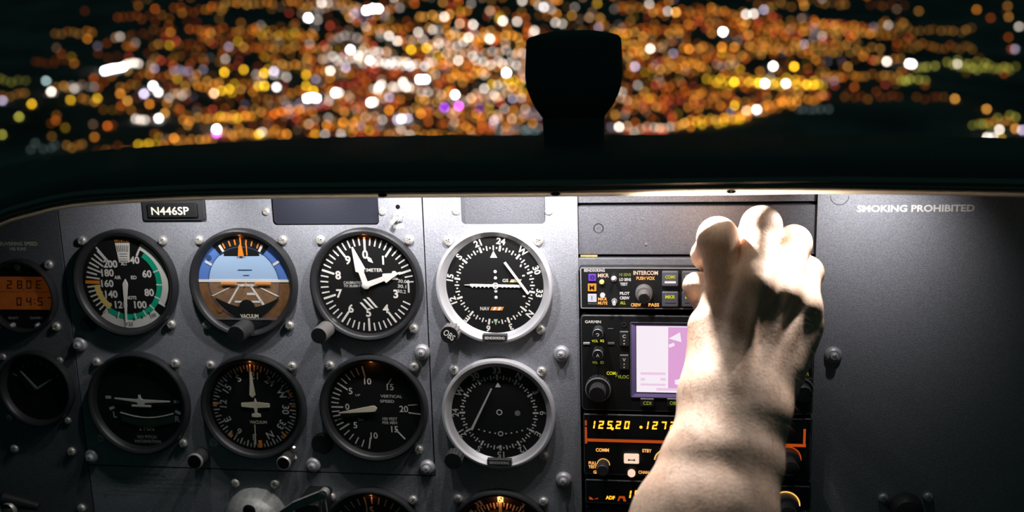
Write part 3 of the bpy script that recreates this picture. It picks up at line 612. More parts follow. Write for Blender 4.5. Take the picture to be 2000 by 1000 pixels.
for xx in (-.62, -.36, .36, .62):
    mb.prism([(xx*.25*R, -.02*R), ((xx*.25+.03)*R, -.02*R), ((xx+.025)*R, -(.24 if abs(xx) > .5 else .44)*R), ((xx-.025)*R, -(.24 if abs(xx) > .5 else .44)*R)], FZ+.0005, FZ+.0008)
mb.box(-.2*R, -.36*R, FZ+.0005, .30*R, -.33*R, FZ+.0008); mb.box(.04*R, -.22*R, FZ+.0005, .2*R, -.18*R, FZ+.0008); mb.box(-.12*R, -.06*R, FZ+.0005, .2*R, -.02*R, FZ+.0008)
for a in (-60, -30, 30, 60): mb.tick(R*.665, R*.80, a, R*.045, FZ+.0008)
mb.build('white_markings', 'white', r)
mb = MB(); mb.arc(.64*R, .87*R, -38, 38, FZ+.0006, n=24); mb.build('bank_scale_ring', 'black', r)  # bank scale ring, black at the top of the face
mb = MB(); mb.prism([(-.33*R+.66*R*k/10, (.52+.12*math.cos((k-5)/5*1.2))*R) for k in range(11)]+[(.33*R, .50*R), (-.33*R, .50*R)], FZ+.0005, FZ+.0008); mb.build('upper_mask', 'black', r)  # black crescent below the bank scale ring
mb = MB()
for a in (-25, -16, -8, 0, 8, 16, 25): mb.tick(R*.70, R*(.80 if a % 3 else .84), a, R*.025, FZ+.0008)
mb.prism([(-.055*R, .50*R), (.055*R, .50*R), (.03*R, .68*R), (0, .72*R), (-.03*R, .68*R)], FZ+.0016, FZ+.0020); mb.box(.095*R, .51*R, Z1, .115*R, .70*R, Z2)
mb.build('orange_bank_marks', 'orange', r)
mb = MB(); mb.box(-.09*R, .235*R, Z1, .17*R, .25*R, FZ+.0008); mb.box(0, .14*R, Z1, .11*R, .152*R, FZ+.0008); mb.build('pitch_lines', 'blue', r)
mb = MB(); N = 16; up = [(-.57+1.22*k/N, -.26-.19*math.sin(PI*k/N)) for k in range(N+1)]; dn = [(-.57+1.22*k/N, -.26-.40*math.sin(PI*k/N)**.9) for k in range(N+1)]
mb.prism([(a*R, b*R) for a, b in up]+[(a*R, b*R) for a, b in dn[::-1][1:-1]], FZ+.0010, FZ+.0014); mb.lathe([(.15*R, FZ+.001), (.15*R, FZ+.0018), (.0001, FZ+.002)], .03*R, -.45*R, 0, 24); mb.build('lower_mask', 'black', r)
mb = MB(); mb.box(-.42*R, -.015*R, FZ+.002, -.12*R, .02*R, FZ+.0026, .0003); mb.box(.22*R, -.015*R, FZ+.002, .52*R, .02*R, FZ+.0026, .0003); mb.lathe([(.02*R, FZ+.002), (.02*R, FZ+.0026), (.0001, FZ+.0026)], .05*R, 0, 0, 12); mb.build('aircraft_bar', 'orange', r)
lett(r, 'VACUUM', .07, -.60, .075, .34, 'off', z=FZ+.0022, bold=.03)
mb = MB(); half(mb, .85*R, -.66*R, False, FZ+.0020); mb.build('lower_cover', 'black', r); MB().box(-.56*R, -.67*R, FZ+.0018, .60*R, -.64*R, FZ+.0024).build('cover_edge', 'rack', r, label='pinkish cover edge line')
for (a, b, s) in ((-.62, .47, 'blue'), (-.50, -.50, 'earth')): MB().disc(.05*R, FZ+.0008, a*R, b*R, 16).build('rivet', s, r)
x, y = L(r, 479, 641, .004); knob(r, x, y, .0066, .020, 'darkknob', .001, 'caging_knob', cap='black')

# ---- altimeter
r = dial('altimeter', 'altimeter dial numbered 0 to 9 with two white hands, third dial of the upper row', 712.5, 559, R=.0413, screws=(45, -45, 135), lamp=.0007, inner=.875)
R = .0413; mb = MB()
for k in range(50):
    a = k*7.2
    if 88 < a < 112: continue
    if k % 5 == 0: mb.tick(R*.60, R*.83, a, R*.036, Z1)
    else: mb.tick(R*.69, R*.83, a, R*.024, Z1)
mb.build('tick_marks', 'white', r)
for k in range(10): num(r, str(k), .53 if k != 5 else .50, k*36, .155, bold=.03, R=R)
lett(r, 'ALTIMETER', .06, .255, .06, .46, R=R, bold=.02); lett(r, 'CALIBRATED\nTO 20,000 FT', -.25, .0, .11, .33, 'dimw', R=R)
for i, s in enumerate(('30.0', '30.1', '30.2')): lett(r, s, .63-.01*i, .06-.09*i, .06, .15, 'dimw', R=R, rot=5)
MB().box(.72*R, -.14*R, FZ, .75*R, .08*R, Z1).build('pressure_scale', 'dimw', r)
mb = MB(); N = 5
for (x0_, y0_, x1_, y1_) in ((-.02, -.23, .13, -.41), (-.09, -.26, .06, -.43), (-.15, -.32, -.05, -.44)): mb.prism([(x0_*R, y0_*R), ((x0_+.045)*R, y0_*R), ((x1_+.045)*R, y1_*R), (x1_*R, y1_*R)], FZ+.0002, Z1)
mb.build('warning_stripes', 'white', r)
needle(r, [(.02, .50), (.10, .46), (.13, .38), (.05, .41)], 'white', Z1+.0002, 'ten_thousand_marker', R=R)
needle(r, rotp([(-.05, 0), (.05, 0), (.045, .25), (.09, .28), (.012, .70), (-.012, .70), (-.09, .28), (-.045, .25)], 343), 'white', Z3+.0008, 'long_hand', R=R)
needle(r, rotp([(-.05, 0), (.05, 0), (.04, .33), (.085, .35), (.02, .56), (.01, .66), (-.01, .66), (-.02, .56), (-.085, .35), (-.04, .33)], 70), 'white', Z3, 'short_hand', R=R)
hub(r, .07, 'white', Z3+.001, R)
x, y = L(r, 641, 640, .002); knob(r, x, y, .0060, .022, 'knobm', .001, 'setting_knob', base=.0085)

# ---- CDI upper / lower
def cdi(name, label, cx, cy, rot0, needle_pts, lit, screws):
    R = .0411; r = dial(name, label, cx, cy, R=R, bez='alu', screws=screws, inner=.84, mount=1.09)
    mt = 'white' if lit else 'dimw'; mb = MB()  # lit and dimmed copy of the same white print
    for k in range(72):
        if k % 6 == 0: mb.tick(R*.60, R*.70, rot0+k*5, R*.034, Z1)
        elif k % 2 == 0: mb.tick(R*.61, R*.69, rot0+k*5, R*.022, Z1)
        else: mb.tick(R*.635, R*.665, rot0+k*5, R*.022, Z1)
    mb.build('tick_marks', mt, r)
    for k, s in enumerate(('N', '3', '6', 'E', '12', '15', 'S', '21', '24', 'W', '30', '33')):
        num(r, s, .775, rot0+30*k, .115, mt, True, bold=.03 if lit else .015, R=R)
    return r, R, mt
r, R, mt = cdi('course_indicator', 'brightly lit course deviation dial with silver bezel, fourth dial of the upper row', 963.5, 560.7, 130, None, True, (45, -45, 135))
mb = MB(); mb.arc(.70*R, .84*R, 0, 360, FZ+.00015, n=72); mb.build('compass_card', 'face', r)
needle(r, [(0, .60), (.06, .48), (-.06, .48)], 'white', Z1, 'index_triangle', R=R); needle(r, [(0, -.70), (.035, -.60), (-.035, -.60)], 'lgreen', Z1, 'reciprocal_index', R=R)
o = needle(r, [(-.42, .025), (.46, .01), (.46, -.03), (-.42, -.015)], 'white', Z2, 'glideslope_bar', R=R); needle(r, [(-.52, .012), (-.42, .018), (-.42, -.002), (-.52, .004)], 'dimw', Z2, 'bar_end', R=R)
needle(r, [(.175, .40), (.21, .42), (.60, -.13), (.565, -.15)], 'white', Z3, 'course_bar', R=R)
mb = MB()
for y in (.24, .13, -.10, -.21): mb.lathe([(.028*R, Z1), (.0001, Z1+.0001)], .02*R, y*R, 0, 14)
for x in (-.38, -.31, -.24, -.17, -.10, .14, .21, .28, .35, .42): mb.lathe([(.014*R, Z2+.0001), (.0001, Z2+.0002)], x*R, -.025*R, 0, 10)
for (x, y, a) in ((.46, .34, 25), (.50, .17, 80), (.50, -.19, 100), (.45, -.38, 120)): mb.tick(-.02*R, .025*R, a, R*.025, Z1, x*R, y*R)
mb.build('deviation_dots', 'white', r)
MB().arc(.035*R, .055*R, 0, 360, Z2+.0004, .02*R, 0, 24).build('centre_ring', 'white', r)
lett(r, 'GS', .19, .085, .055, .10, 'white', R=R); lett(r, 'NAV', -.18, -.41, .065, .16, 'white', R=R)
def flag(x0, x1, y0, y1, c1, name):
    w = (x1-x0)/5
    mb = MB()
    for k in range(5):
        mb.cur = k % 2; mb.prism([((x0+w*k)*R, y0*R), ((x0+w*(k+1))*R, y0*R), ((x0+w*(k+1)+.03)*R, y1*R), ((x0+w*k+.03)*R, y1*R)], FZ, Z1)
    mb.build(name, [c1, 'white'], r)
flag(.26, .44, .055, .105, 'yellow', 'glideslope_flag'); flag(-.09, .12, -.44, -.38, 'orange', 'nav_flag')
def obs(px, py, txt):
    x, y = L(r, px, py, .003); k = knob(r, x, y, .0066, .0145, 'knobm' if txt else 'darkknob', .0005, 'course_knob', flutes=12, amp=.12)
    if txt: T(k, 'OBS', x, y, .0153, .0045, 'white', rot=38, bold=.01, wid=.0085)
obs(884, 645, True)
bx = RC(r, 942, 654, 990, 665, .008)
MB().rrect(bx[0], bx[1], bx[2], bx[3], .004, .0075, .0005, .0002).build('maker_plate', 'darkknob', r); T(r, 'BENDIX/KING', (bx[0]+bx[2])/2, (bx[1]+bx[3])/2-.0004, .0077, .0020, 'white', wid=.0140, bold=.02)
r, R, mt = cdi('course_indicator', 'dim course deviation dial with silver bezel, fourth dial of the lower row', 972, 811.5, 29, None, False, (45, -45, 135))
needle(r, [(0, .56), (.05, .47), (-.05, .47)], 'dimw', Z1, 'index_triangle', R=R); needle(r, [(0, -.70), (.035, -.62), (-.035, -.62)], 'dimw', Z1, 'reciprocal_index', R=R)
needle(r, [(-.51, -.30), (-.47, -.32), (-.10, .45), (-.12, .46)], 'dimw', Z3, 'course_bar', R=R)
mb = MB()
for k in range(-5, 6):
    if k: mb.lathe([(.016*R, Z1), (.0001, Z1+.0001)], (.02+.096*k)*R, (-.385+.0042*k*k)*R, 0, 12)
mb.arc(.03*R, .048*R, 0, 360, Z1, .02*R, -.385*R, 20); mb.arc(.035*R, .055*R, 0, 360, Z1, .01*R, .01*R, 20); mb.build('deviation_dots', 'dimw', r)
MB().disc(.05*R, FZ+.0002, .33*R, .0, 20).build('dim_flag', 'worn', r)
obs(891, 888, False)
bx = RC(r, 951, 898, 999, 909, .008)
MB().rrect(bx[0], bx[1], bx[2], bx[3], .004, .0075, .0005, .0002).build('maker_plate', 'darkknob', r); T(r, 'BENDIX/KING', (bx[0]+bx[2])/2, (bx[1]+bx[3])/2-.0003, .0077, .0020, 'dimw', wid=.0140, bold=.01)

# ---- turn coordinator
r = dial('turn_coordinator', 'turn coordinator dial with a white aeroplane shape, leftmost large dial of the lower row', 266, 791.7, screws=(45, -45, 135, -130))
R = R0
pl = [(-.50, .075), (-.07, .055), (-.025, .075), (-.018, .14), (.018, .14), (.025, .075), (.07, .05), (.60, .035), (.60, .015), (.10, -.01), (.07, -.055), (.21, -.06), (.21, -.09), (-.17, -.085), (-.17, -.055), (-.03, -.05), (-.06, .0), (-.50, .06)]
needle(r, [(x+.03, y+.03) for x, y in pl], 'white', Z3, 'aeroplane_symbol')
mb = MB()
for (x, y, a) in ((-.62, .10, 90), (-.57, -.11, 65), (.74, .04, 95), (.74, -.17, 115)): mb.tick(-.055*R, .055*R, a, R*.055, Z1, x*R, y*R)
mb.build('turn_marks', 'dimw', r); lett(r, 'L', -.52, -.24, .12, mt='dimw'); lett(r, 'R', .72, -.30, .12, mt='dimw')
mb = MB(); N = 16; up = [(-.40+1.06*k/N, -.19-.09*math.sin(PI*k/N)+.02*0) for k in range(N+1)]; dn = [(x, y-.17) for x, y in up]
mb.prism([(a*R, b*R) for a, b in up+dn[::-1]], FZ, Z2); mb.build('inclinometer_tube', 'tube', r)
mb = MB(); mb.tubep([(a*R, b*R, Z2) for a, b in up], .0004, 6); mb.build('tube_edge', 'dimw', r, True)
lett(r, '2 MIN', .08, -.50, .085, .30, 'dimw', bold=0); lett(r, 'NO PITCH', .07, -.67, .06, .38, 'dimw', bold=0); lett(r, 'INFORMATION', .08, -.76, .06, .52, 'dimw', bold=0); lett(r, 'ELEC', .10, .74, .055, .13, 'orange', bold=0)

# ---- heading indicator
r = dial('heading_indicator', 'compass heading dial around a white aeroplane seen from above, second dial of the lower row', 491.3, 799, screws=(45, -45, -130), lamp=.0008)
R = R0; rot0 = 154.5; mb = MB()
for k in range(72):
    if k % 2 == 0: mb.tick(R*.68, R*.80, rot0+k*5, R*.022, Z1)
    else: mb.tick(R*.73, R*.80, rot0+k*5, R*.014, Z1)
mb.build('tick_marks', 'dimw', r)
for k, s in enumerate(('N', '3', '6', 'E', '12', '15', 'S', '21', '24', 'W', '30', '33')): num(r, s, .60, rot0+30*k, .135, 'white' if s in ('S', '21', 'N', '33', '30') else 'dimw', True, bold=.012)
ac = [(-.012, .14), (0, .17), (.012, .14), (.025, .09), (.27, .07), (.27, .0), (.03, -.02), (.018, -.12), (.085, -.14), (.085, -.19), (0, -.20), (-.085, -.19), (-.085, -.14), (-.018, -.12), (-.03, -.02), (-.27, .0), (-.27, .07), (-.025, .09)]
needle(r, [(x+.03, y) for x, y in ac], 'off', Z2, 'aeroplane_symbol')
needle(r, rotp([(-.055, .24), (0, .19), (.055, .24), (.03, .45), (.008, .82), (-.008, .82), (-.03, .45)], 0), 'off', Z3, 'lubber_pointer')
mb = MB(); mb.tick(-.74*R, -.34*R, 2, R*.014, Z2); mb.build('tail_line', 'off', r)
mb = MB(); mb.prism([(-.03*R+.06*R, -.66*R), (.03*R+.06*R, -.66*R), (.035*R+.06*R, -.78*R), (.06*R, -.80*R), (-.035*R+.06*R, -.78*R)], Z1, Z2); 
for a in (-88, 88, 135, -138): 
    x, y = pol(R, .74, a); q = rotp([(0, -.05), (.04, .06), (-.04, .06)], a); mb.prism([(x+c[0]*R, y+c[1]*R) for c in q], Z1, Z1+.0001)
mb.build('orange_bugs', 'orange', r)
mb = MB(); x, y = pol(R, .76, 71); mb.disc(.03*R, Z2, x, y, 12); mb.disc(.022*R, Z2, x-.03*R, y+.05*R, 12); mb.build('heading_bug', 'orange', r)
lett(r, 'VACUUM', .05, -.30, .06, .33, 'off', bold=.01)
x, y = L(r, 393, 890, .003); k = knob(r, x, y, .0058, .014, 'darkknob', .0005, 'caging_knob', cap='void'); MB().lathe([(.0060, .0125), (.0062, .0135), (.0058, .0146), (.0052, .0147)], x, y, 0, 30).build('rim', 'screw', k, True)
x, y = L(r, 566, 891, .003); k = knob(r, x, y, .0050, .016, 'darkknob', .0005, 'heading_knob', cap='void'); MB().lathe([(.0052, .0145), (.0054, .0158), (.0048, .0166), (.0044, .0166)], x, y, 0, 30).build('rim', 'screw', k, True); MB().lathe([(.0043, .0160), (.0040, .0166), (.0036, .0163)], x, y, 0, 24).build('red_ring', 'orange', k, True, label='red inner ring')
mb = MB(); mb.tubep([(x+.0035, y+.0045, .004), (x+.0055, y+.009, .007)], .0011, 8); mb.tubep([(x+.004, y+.001, .003), (x+.006, y-.001, .006)], .0009, 8); mb.build('clip', 'screw', k, True)

# ---- vertical speed
r = dial('vertical_speed_indicator', 'vertical speed dial with one white needle near zero, third dial of the lower row', 726.8, 801.5, screws=(45, -45, 135), lamp=.0008)
R = R0; mb = MB()
VA = {0: 270, 5: 304, 10: 346, 15: 34}
def vt(a, big): mb.tick(R*(.58 if big else .66), R*.80, a, R*(.026 if big else .02), Z1)
for a in (270, 305, 347, 237, 190): vt(a, True)
for a in (276.5, 283, 290, 297, 313, 321.5, 330, 338.5, 263.5, 257, 250.5, 244, 228, 219, 209.5, 200): vt(a, False)
mb.tick(R*.52, R*.66, 32, R*.015, Z1); mb.tick(R*.55, R*.80, 137, R*.024, Z1); mb.tick(-.09*R, .09*R, 85, R*.014, Z1, .72*R, .07*R); mb.tick(-.11*R, .11*R, 97, R*.02, Z1, .74*R, -.09*R)
mb.build('tick_marks', 'white', r)
for s, x, y, h in (('0', -.50, .01, .12), ('5', -.42, .31, .12), ('10', -.09, .50, .12), ('15', .32, .40, .12), ('20', .55, -.01, .12), ('15', .36, -.40, .12), ('10', -.03, -.53, .12), ('5', -.37, -.34, .12)):
    T(r, s, x*R, y*R, Z1, h*R, 'white' if y < .35 or x < 0 else 'dimw', name='numeral', bold=.012)
lett(r, 'UP', -.29, .235, .04, .09, 'dimw'); lett(r, 'DN', -.27, -.23, .04, .09, 'dimw'); lett(r, 'VERTICAL', .33, .225, .055, .40, 'dimw'); lett(r, 'SPEED', .25, .13, .055, .26, 'dimw'); lett(r, '100 FEET\nPER MIN', .28, -.24, .13, .28, 'dimw')
needle(r, rotp([(-.05, -.03), (0, -.07), (.05, -.03), (.055, .02), (.008, .66), (-.008, .66), (-.055, .02)], 261.5), 'off', Z3)
x, y = L(r, 628, 868, .003); knob(r, x, y, .0080, .0030, 'black', .0, 'adjuster_cover', cap='black')

# ---- clock
r = dial('digital_clock', 'small round digital clock with amber display, partly cut by the left frame edge', 36, 581, R=.0285, screws=(45, -45, 135, -135), inner=.90, mount=1.19, glass=False); R = .0285
def seg7(mb, ch, x, y, w, h, z, t, sl=.12):
    S = {'0': 'abcdef', '1': 'bc', '2': 'abged', '3': 'abgcd', '4': 'fgbc', '5': 'afgcd', '6': 'afgedc', '7': 'abc', '8': 'abcdefg', '9': 'abcdfg', 'E': 'afged'}
    def q(x0, y0, x1, y1): mb.prism([(x+a+sl*b, y+b) for a, b in ((x0, y0), (x1, y0), (x1, y1), (x0, y1))], z-.0001, z)
    for c in S[ch]:
        if c == 'a': q(-w/2, h/2-t, w/2, h/2)
        if c == 'd': q(-w/2, -h/2, w/2, -h/2+t)
        if c == 'g': q(-w/2+t*.4, -t/2, w/2-t*.4, t/2)
        if c == 'f': q(-w/2, t*.2, -w/2+t, h/2-t*.2)
        if c == 'b': q(w/2-t, t*.2, w/2, h/2-t*.2)
        if c == 'e': q(-w/2, -h/2+t*.2, -w/2+t, -t*.2)
        if c == 'c': q(w/2-t, -h/2+t*.2, w/2, -t*.2)
bx = RC(r, -25, 541, 95, 570, .002); by = RC(r, -32, 571, 107, 605, .002)
MB().box(bx[0], bx[1], FZ, bx[2], bx[3], FZ+.0006, .0004).build('upper_display', 'lcd', r); MB().box(by[0], by[1], FZ, by[2], by[3], FZ+.0006, .0004).build('lower_display', 'lcd', r)
for ch, px, py in list(zip('280E', (18, 38, 56, 75), (556,)*4))+list(zip('0457', (37, 56, 78, 98), (589,)*4)):
    x, y = L(r, px, py, .002); mb = MB(); seg7(mb, ch, x, y, 11.5*PX, 18.5*PX, FZ+.0008, 2.4*PX); mb.build('display_digit', 'black', r)
for px, py in ((46, 565), (67, 585), (67, 593)): x, y = L(r, px, py, .002); MB().disc(.0005, FZ+.0008, x, y, 8).build('display_dot', 'black', r)
for s, px, py, hh, ww in (('O.A.T', 19, 520, 6, 24), ('VOLTS', 57, 520, 6, 23), ('SELECT', 26, 621, 5, 24), ('CONTROL', 72, 621, 5, 33), ('DAVTRON', 51, 644, 5, 36), ('MODE', 39, 531, 4, 16)):
    TP(r, s, px, py, .0014, hh, 'dimw', ww, bold=.01)
for px, py in ((25, 635), (75, 635)): x, y = L(r, px, py, .002); MB().lathe([(.0019, FZ), (.0018, FZ+.0035), (.0012, FZ+.0042), (.00002, FZ+.0043)], x, y, 0, 20).build('button', 'washer', r, True)
put_px(SCREW_S, 'mode_screw', r, 35, 521, .0014)

# ---- dark gauge lower left
r = dial('fuel_gauge', 'unlit round gauge in the dark, below the digital clock', 66, 762, R=.0300, screws=(), inner=.86, glass=False); R = .030
for px, py in ((6,697),(117,704),(20,815),(133,821)): put_px(SCREW_S, 'mounting_screw', r, px, py)
mb = MB()
for a in range(-60, 61, 15): mb.tick(R*.62, R*.74, a, R*.03, Z1)
mb.build('tick_marks', 'worn', r)
needle(r, rotp([(-.03, 0), (.03, 0), (.01, .6), (-.01, .6)], -40), 'worn', R=R); needle(r, rotp([(-.03, 0), (.03, 0), (.01, .55), (-.01, .55)], 60), 'worn', R=R, name='second_pointer')

# ---- tachometer (cut by the frame)
r = dial('tachometer', 'partly visible dial numbered 15 and 20 at the bottom edge of the frame', 727, 1057, screws=(45, -45, 135), lamp=.0006)
R = R0; mb = MB()
for k, a in enumerate(range(-125, 126, 10)): mb.tick(R*(.60 if k % 5 == 2 else .68), R*.82, a-5, R*.022, Z1)
mb.build('tick_marks', 'dimw', r)
for s, a in (('5', -105), ('10', -55), ('15', -5), ('20', 35), ('25', 75), ('30', 110)): num(r, s, .56, a, .13, 'white' if s == '15' else 'dimw')
lett(r, 'RPM', 0, .3, .07, .2, 'dimw'); needle(r, rotp([(-.04, 0), (.04, 0), (.01, .7), (-.01, .7)], 215), 'off'); hub(r, .1, 'black')
# ---- ADF card (cut by the frame)
r = dial('bearing_indicator', 'partly visible compass dial glowing orange at the bottom edge below the silver dials', 978, 1062, screws=(45, -45, 135), lamp=.006)
R = R0; mb = MB()
for k in range(72): mb.tick(R*(.62 if k % 2 == 0 else .66), R*.74, k*5, R*(.026 if k % 2 == 0 else .018), Z1)
mb.build('tick_marks', 'white', r)
for k, s in enumerate(('N', '3', '6', 'E', '12', '15', 'S', '21', '24', 'W', '30', '33')): num(r, s, .80 if s in ('33', '3') else .80, 30*k, .11, 'white', True)
mb = MB(); mb.arc(0.001, .60*R, 0, 360, FZ+.0001, n=60); mb.build('inner_card', 'earth', r)
needle(r, [(-.025, .05), (.025, .05), (.03, .78), (-.03, .78)], 'off', Z3, 'pointer')
mb = MB(); mb.tick(R*.70, R*.80, -45, R*.06, Z1+.0001); mb.tick(R*.70, R*.80, 45, R*.06, Z1+.0001); mb.build('corner_marks', 'off', r)

# ================================================================== RADIOS
def unit(name, label, x0, y0, x1, y1, hh=.004, rad=.0015, mt='black'):
    r = thing(name, label, 'radio', (x0+x1)/2, (y0+y1)/2, hh); r.location[1] = 0
    b = RC(r, x0, y0, x1, y1, hh); MB().rrect(b[0], b[1], b[2], b[3], -.008, hh, rad, .0005).build('front_plate', mt, r); return r
def frame(r, x0, y0, x1, y1, h, t, mt, name, rad=.001):
    b = RC(r, x0, y0, x1, y1, h); o = rr(*b, rad); i = rr(b[0]+t, b[1]+t, b[2]-t, b[3]-t, max(rad-t, .0002)); N = len(o)
    vs = [(p[0], p[1], h) for p in o]+[(p[0], p[1], h) for p in i]+[(p[0], p[1], h-.001) for p in o]
    fs = [(k, (k+1) % N, N+(k+1) % N, N+k) for k in range(N)]+[(2*N+k, 2*N+(k+1) % N, (k+1) % N, k) for k in range(N)]
    return MB().add(vs, fs).build(name, mt, r)
def boxpx(r, x0, y0, x1, y1, z0, z1, mt, name, bev=.0004, label=None, par=None):
    b = RC(r, x0, y0, x1, y1, z1); return MB().rrect(b[0], b[1], b[2], b[3], z0, z1, bev, min(bev*.5, (z1-z0)*.4)).build(name, mt, par or r, label=label)
H = .004
a = unit('audio_panel', 'audio selector radio panel with intercom knob and marker lights, topmost unit of the stack', 1132, 520, 1593, 606, H)
frame(a, 1134, 523, 1590, 604, H+.0002, .0005, 'alu', 'edge_line')
hz = H+.0003
TP(a, 'BENDIX/KING', 1161, 528, hz, 6.5, 'e_white', 41, bold=.03); 
boxpx(a, 1149, 535.5, 1164, 549, H, H+.001, 'e_purple', 'outer_marker_lamp', label='purple marker light'); TP(a, 'O', 1157, 542, H+.0012, 8, 'black', bold=.03)
boxpx(a, 1148, 554.5, 1164.5, 569, H, H+.001, 'e_amber', 'middle_marker_lamp', label='amber marker light lettered M'); TP(a, 'M', 1156, 562, H+.0012, 10, 'black', bold=.02)
boxpx(a, 1148, 574.5, 1165, 590, H, H+.001, 'e_mark', 'inner_marker_lamp', label='white marker light'); TP(a, 'I', 1156, 582, H+.0012, 9, 'plate')
boxpx(a, 1148, 592, 1166, 594.5, H, H+.0003, 'rack', 'lamp_dash', .0002)
TP(a, 'MKR', 1178.5, 538, hz, 8, 'e_key', 22, bold=.03); TP(a, 'MKR', 1177, 584, hz, 6.5, 'e_orange2', 18, bold=.03); TP(a, 'MUTE', 1177, 592, hz, 6.5, 'e_orange2', 19, bold=.03)
for (px, py, mt, nm) in ((1175.5, 550.5, 'yellow', 'photocell'), (1177, 576, 'e_white', 'mute_button')):
    x, y = L(a, px, py, H); MB().lathe([(.0017, H), (.0017, H+.0015), (.0012, H+.002), (.00002, H+.0021)], x, y, 0, 20).build(nm, mt, a, True)
for (px, py) in ((1199, 544), (1200, 588)):
    x, y = L(a, px, py, H); k = MB().lathe([(.0020, H), (.0020, H+.001), (.0013, H+.0012), (.0012, H+.0008)], x, y, 0, 20).build('toggle_collar', 'washer', a, True)
    MB().tubep([(x, y, H), (x, y+(.0015 if py < 560 else -.0006), H+.0055)], [.0008, .0013], 12).build('toggle_lever', 'white', k, True)
for s, px, py, mt in (('HI SENS', 1221, 536.5, 'e_yel2'), ('LO SENS', 1221, 546, 'e_white'), ('TEST', 1218.5, 555, 'e_white'), ('PILOT', 1220, 573, 'e_white'), ('CREW', 1220, 582, 'e_white'), ('ALL', 1216.5, 591.5, 'e_yel')):
    TP(a, s, px, py, hz, 6.2, mt, {'HI SENS': 23, 'LO SENS': 23, 'TEST': 15, 'PILOT': 19, 'CREW': 19, 'ALL': 11}[s], bold=.03)
TP(a, 'INTERCOM', 1261, 533, hz, 8.5, 'e_key', 48, bold=.03); TP(a, 'PUSH VOX', 1261, 543.5, hz, 7, 'e_orange2', 36, bold=.03)
TP(a, 'CREW', 1242, 595.5, hz, 7, 'e_orange2', 20, bold=.03); TP(a, 'PASS', 1277, 595.5, hz, 7, 'e_orange2', 21, bold=.03)
x, y = L(a, 1258, 571, H); k = knob(a, x, y, .0058, .0075, 'knobm', H, 'intercom_knob', cap='knobm'); MB().lathe([(.0040, H+.007), (.0038, H+.016), (.0033, H+.0168)], x, y, 0, 30).build('inner_knob', 'knobm', k, True); MB().lathe([(.0036, H+.0165), (.0030, H+.0170), (.00002, H+.0170)], x, y, 0, 24).build('inner_face', 'black', k, True)
for (px, py, s, bar) in ((1309, 545, 'COM1', 1), (1348, 545, 'COM2', 0), (1309, 585, 'MKR', 0), (1348, 585, 'DME', 0), (1387, 545, 'NAV1', 0), (1387, 585, 'ADF', 0)):
    b = boxpx(a, px-16, py-14.5, px+16, py+14.5, H, H+.003, 'button', 'push_button', .0009)
    TP(a, s, px, py-(4 if bar else 5), H+.0032, 7, 'e_yel', 19, bold=.03, par=b)
    boxpx(a, px-11, py+(4.5 if bar else 6), px+11, py+(8.5 if bar else 7), H+.003, H+.0032, 'e_white' if bar else 'rack', 'indicator_bar', .0003, par=b, label='lit white bar' if bar else None)
x, y = L(a, 1440, 566, H); k = knob(a, x, y, .0085, .012, 'knobm', H, 'selector_knob', flutes=16, amp=.05)
x, y = L(a, 1520, 566, H); k = knob(a, x, y, .0065, .010, 'knobm', H, 'volume_knob')

g = unit('gps_receiver', 'navigation radio with a bright pink and white map screen, second unit of the stack', 1134.5, 617, 1590, 806, H, .003)
frame(g, 1136, 618.5, 1588, 805, H+.0002, .0003, 'rack', 'edge_line', .003)
TP(g, 'GARMIN', 1158, 628.5, hz, 6, 'white', 32, bold=.02)
b = RC(g, 1233, 633, 1505, 777, H)
mb = MB(); o = [(b[0], b[1]), (b[2], b[1]), (b[2], b[3]), (b[0], b[3])]; c = RC(g, 1244, 637, 1494, 766, .001); i = [(c[0], c[1]), (c[2], c[1]), (c[2], c[3]), (c[0], c[3])]
for k in range(4):
    q = (k+1) % 4; mb.add([(*o[k], H+.0008), (*o[q], H+.0008), (*i[q], H-.0002), (*i[k], H-.0002)], [(0, 1, 2, 3)])
mb.build('screen_bezel', 'e_bez', g)
frame(g, 1231, 631, 1507, 779, H+.0009, .0004, 'rack', 'bezel_rim', .001)
c = RC(g, 1243, 636, 1495, 768, H)
MB().box(c[0], c[1], H-.001, c[2], c[3], H+.0001).build('map_screen', 'e_scr', g)
boxpx(g, 1305, 640, 1493, 764, H, H+.0002, 'e_pink', 'map_area', .0002)
mb = MB()
for pts in ([(1306,661),(1328,649),(1331,668)], [(1306,673),(1316,669),(1318,675),(1307,679)], [(1318,742),(1340,738),(1344,756),(1318,750)], [(1350,660),(1375,650),(1380,690),(1355,700)]):
    mb.prism([L(g, *p, H) for p in pts], H+.0002, H+.0004)
mb.build('map_shapes', 'e_scr', g)
mb = MB()
for (x0, y0, x1, y1) in ((1251, 727, 1300, 732), (1251, 738, 1260, 743), (1290, 738, 1300, 743), (1251, 749, 1300, 753), (1282, 758, 1334, 763)):
    q = RC(g, x0, y0, x1, y1, H); mb.box(q[0], q[1], H, q[2], q[3], H+.0003)
mb.build('screen_data_bars', 'e_pink2', g)
def fknob(r, px, py, r1, r2, l1, l2, name, par=None, fl=20):
    x, y = L(r, px, py, H); k = knob(r, x, y, r1, l1, 'darkknob', H, name, flutes=fl, amp=.06, cap='black')
    MB().lathe([(r1*.98, H+l1-.0006), (r1*1.0, H+l1-.0001), (r1*.94, H+l1+.0001)], x, y, 0, 40).build('rim', 'washer', k, True)
    if r2:
        mb = MB(); mb.lathe([(r2, H+l1), (r2, H+l1+l2*.9), (r2*.9, H+l1+l2)], x, y, 0, fl*6, fl, .08); mb.build('inner_knob', 'darkknob', k, True)
        MB().lathe([(r2*.92, H+l1+l2-.0001), (.00002, H+l1+l2)], x, y, 0, 24).build('inner_face', 'black', k, True)
    return k, x, y
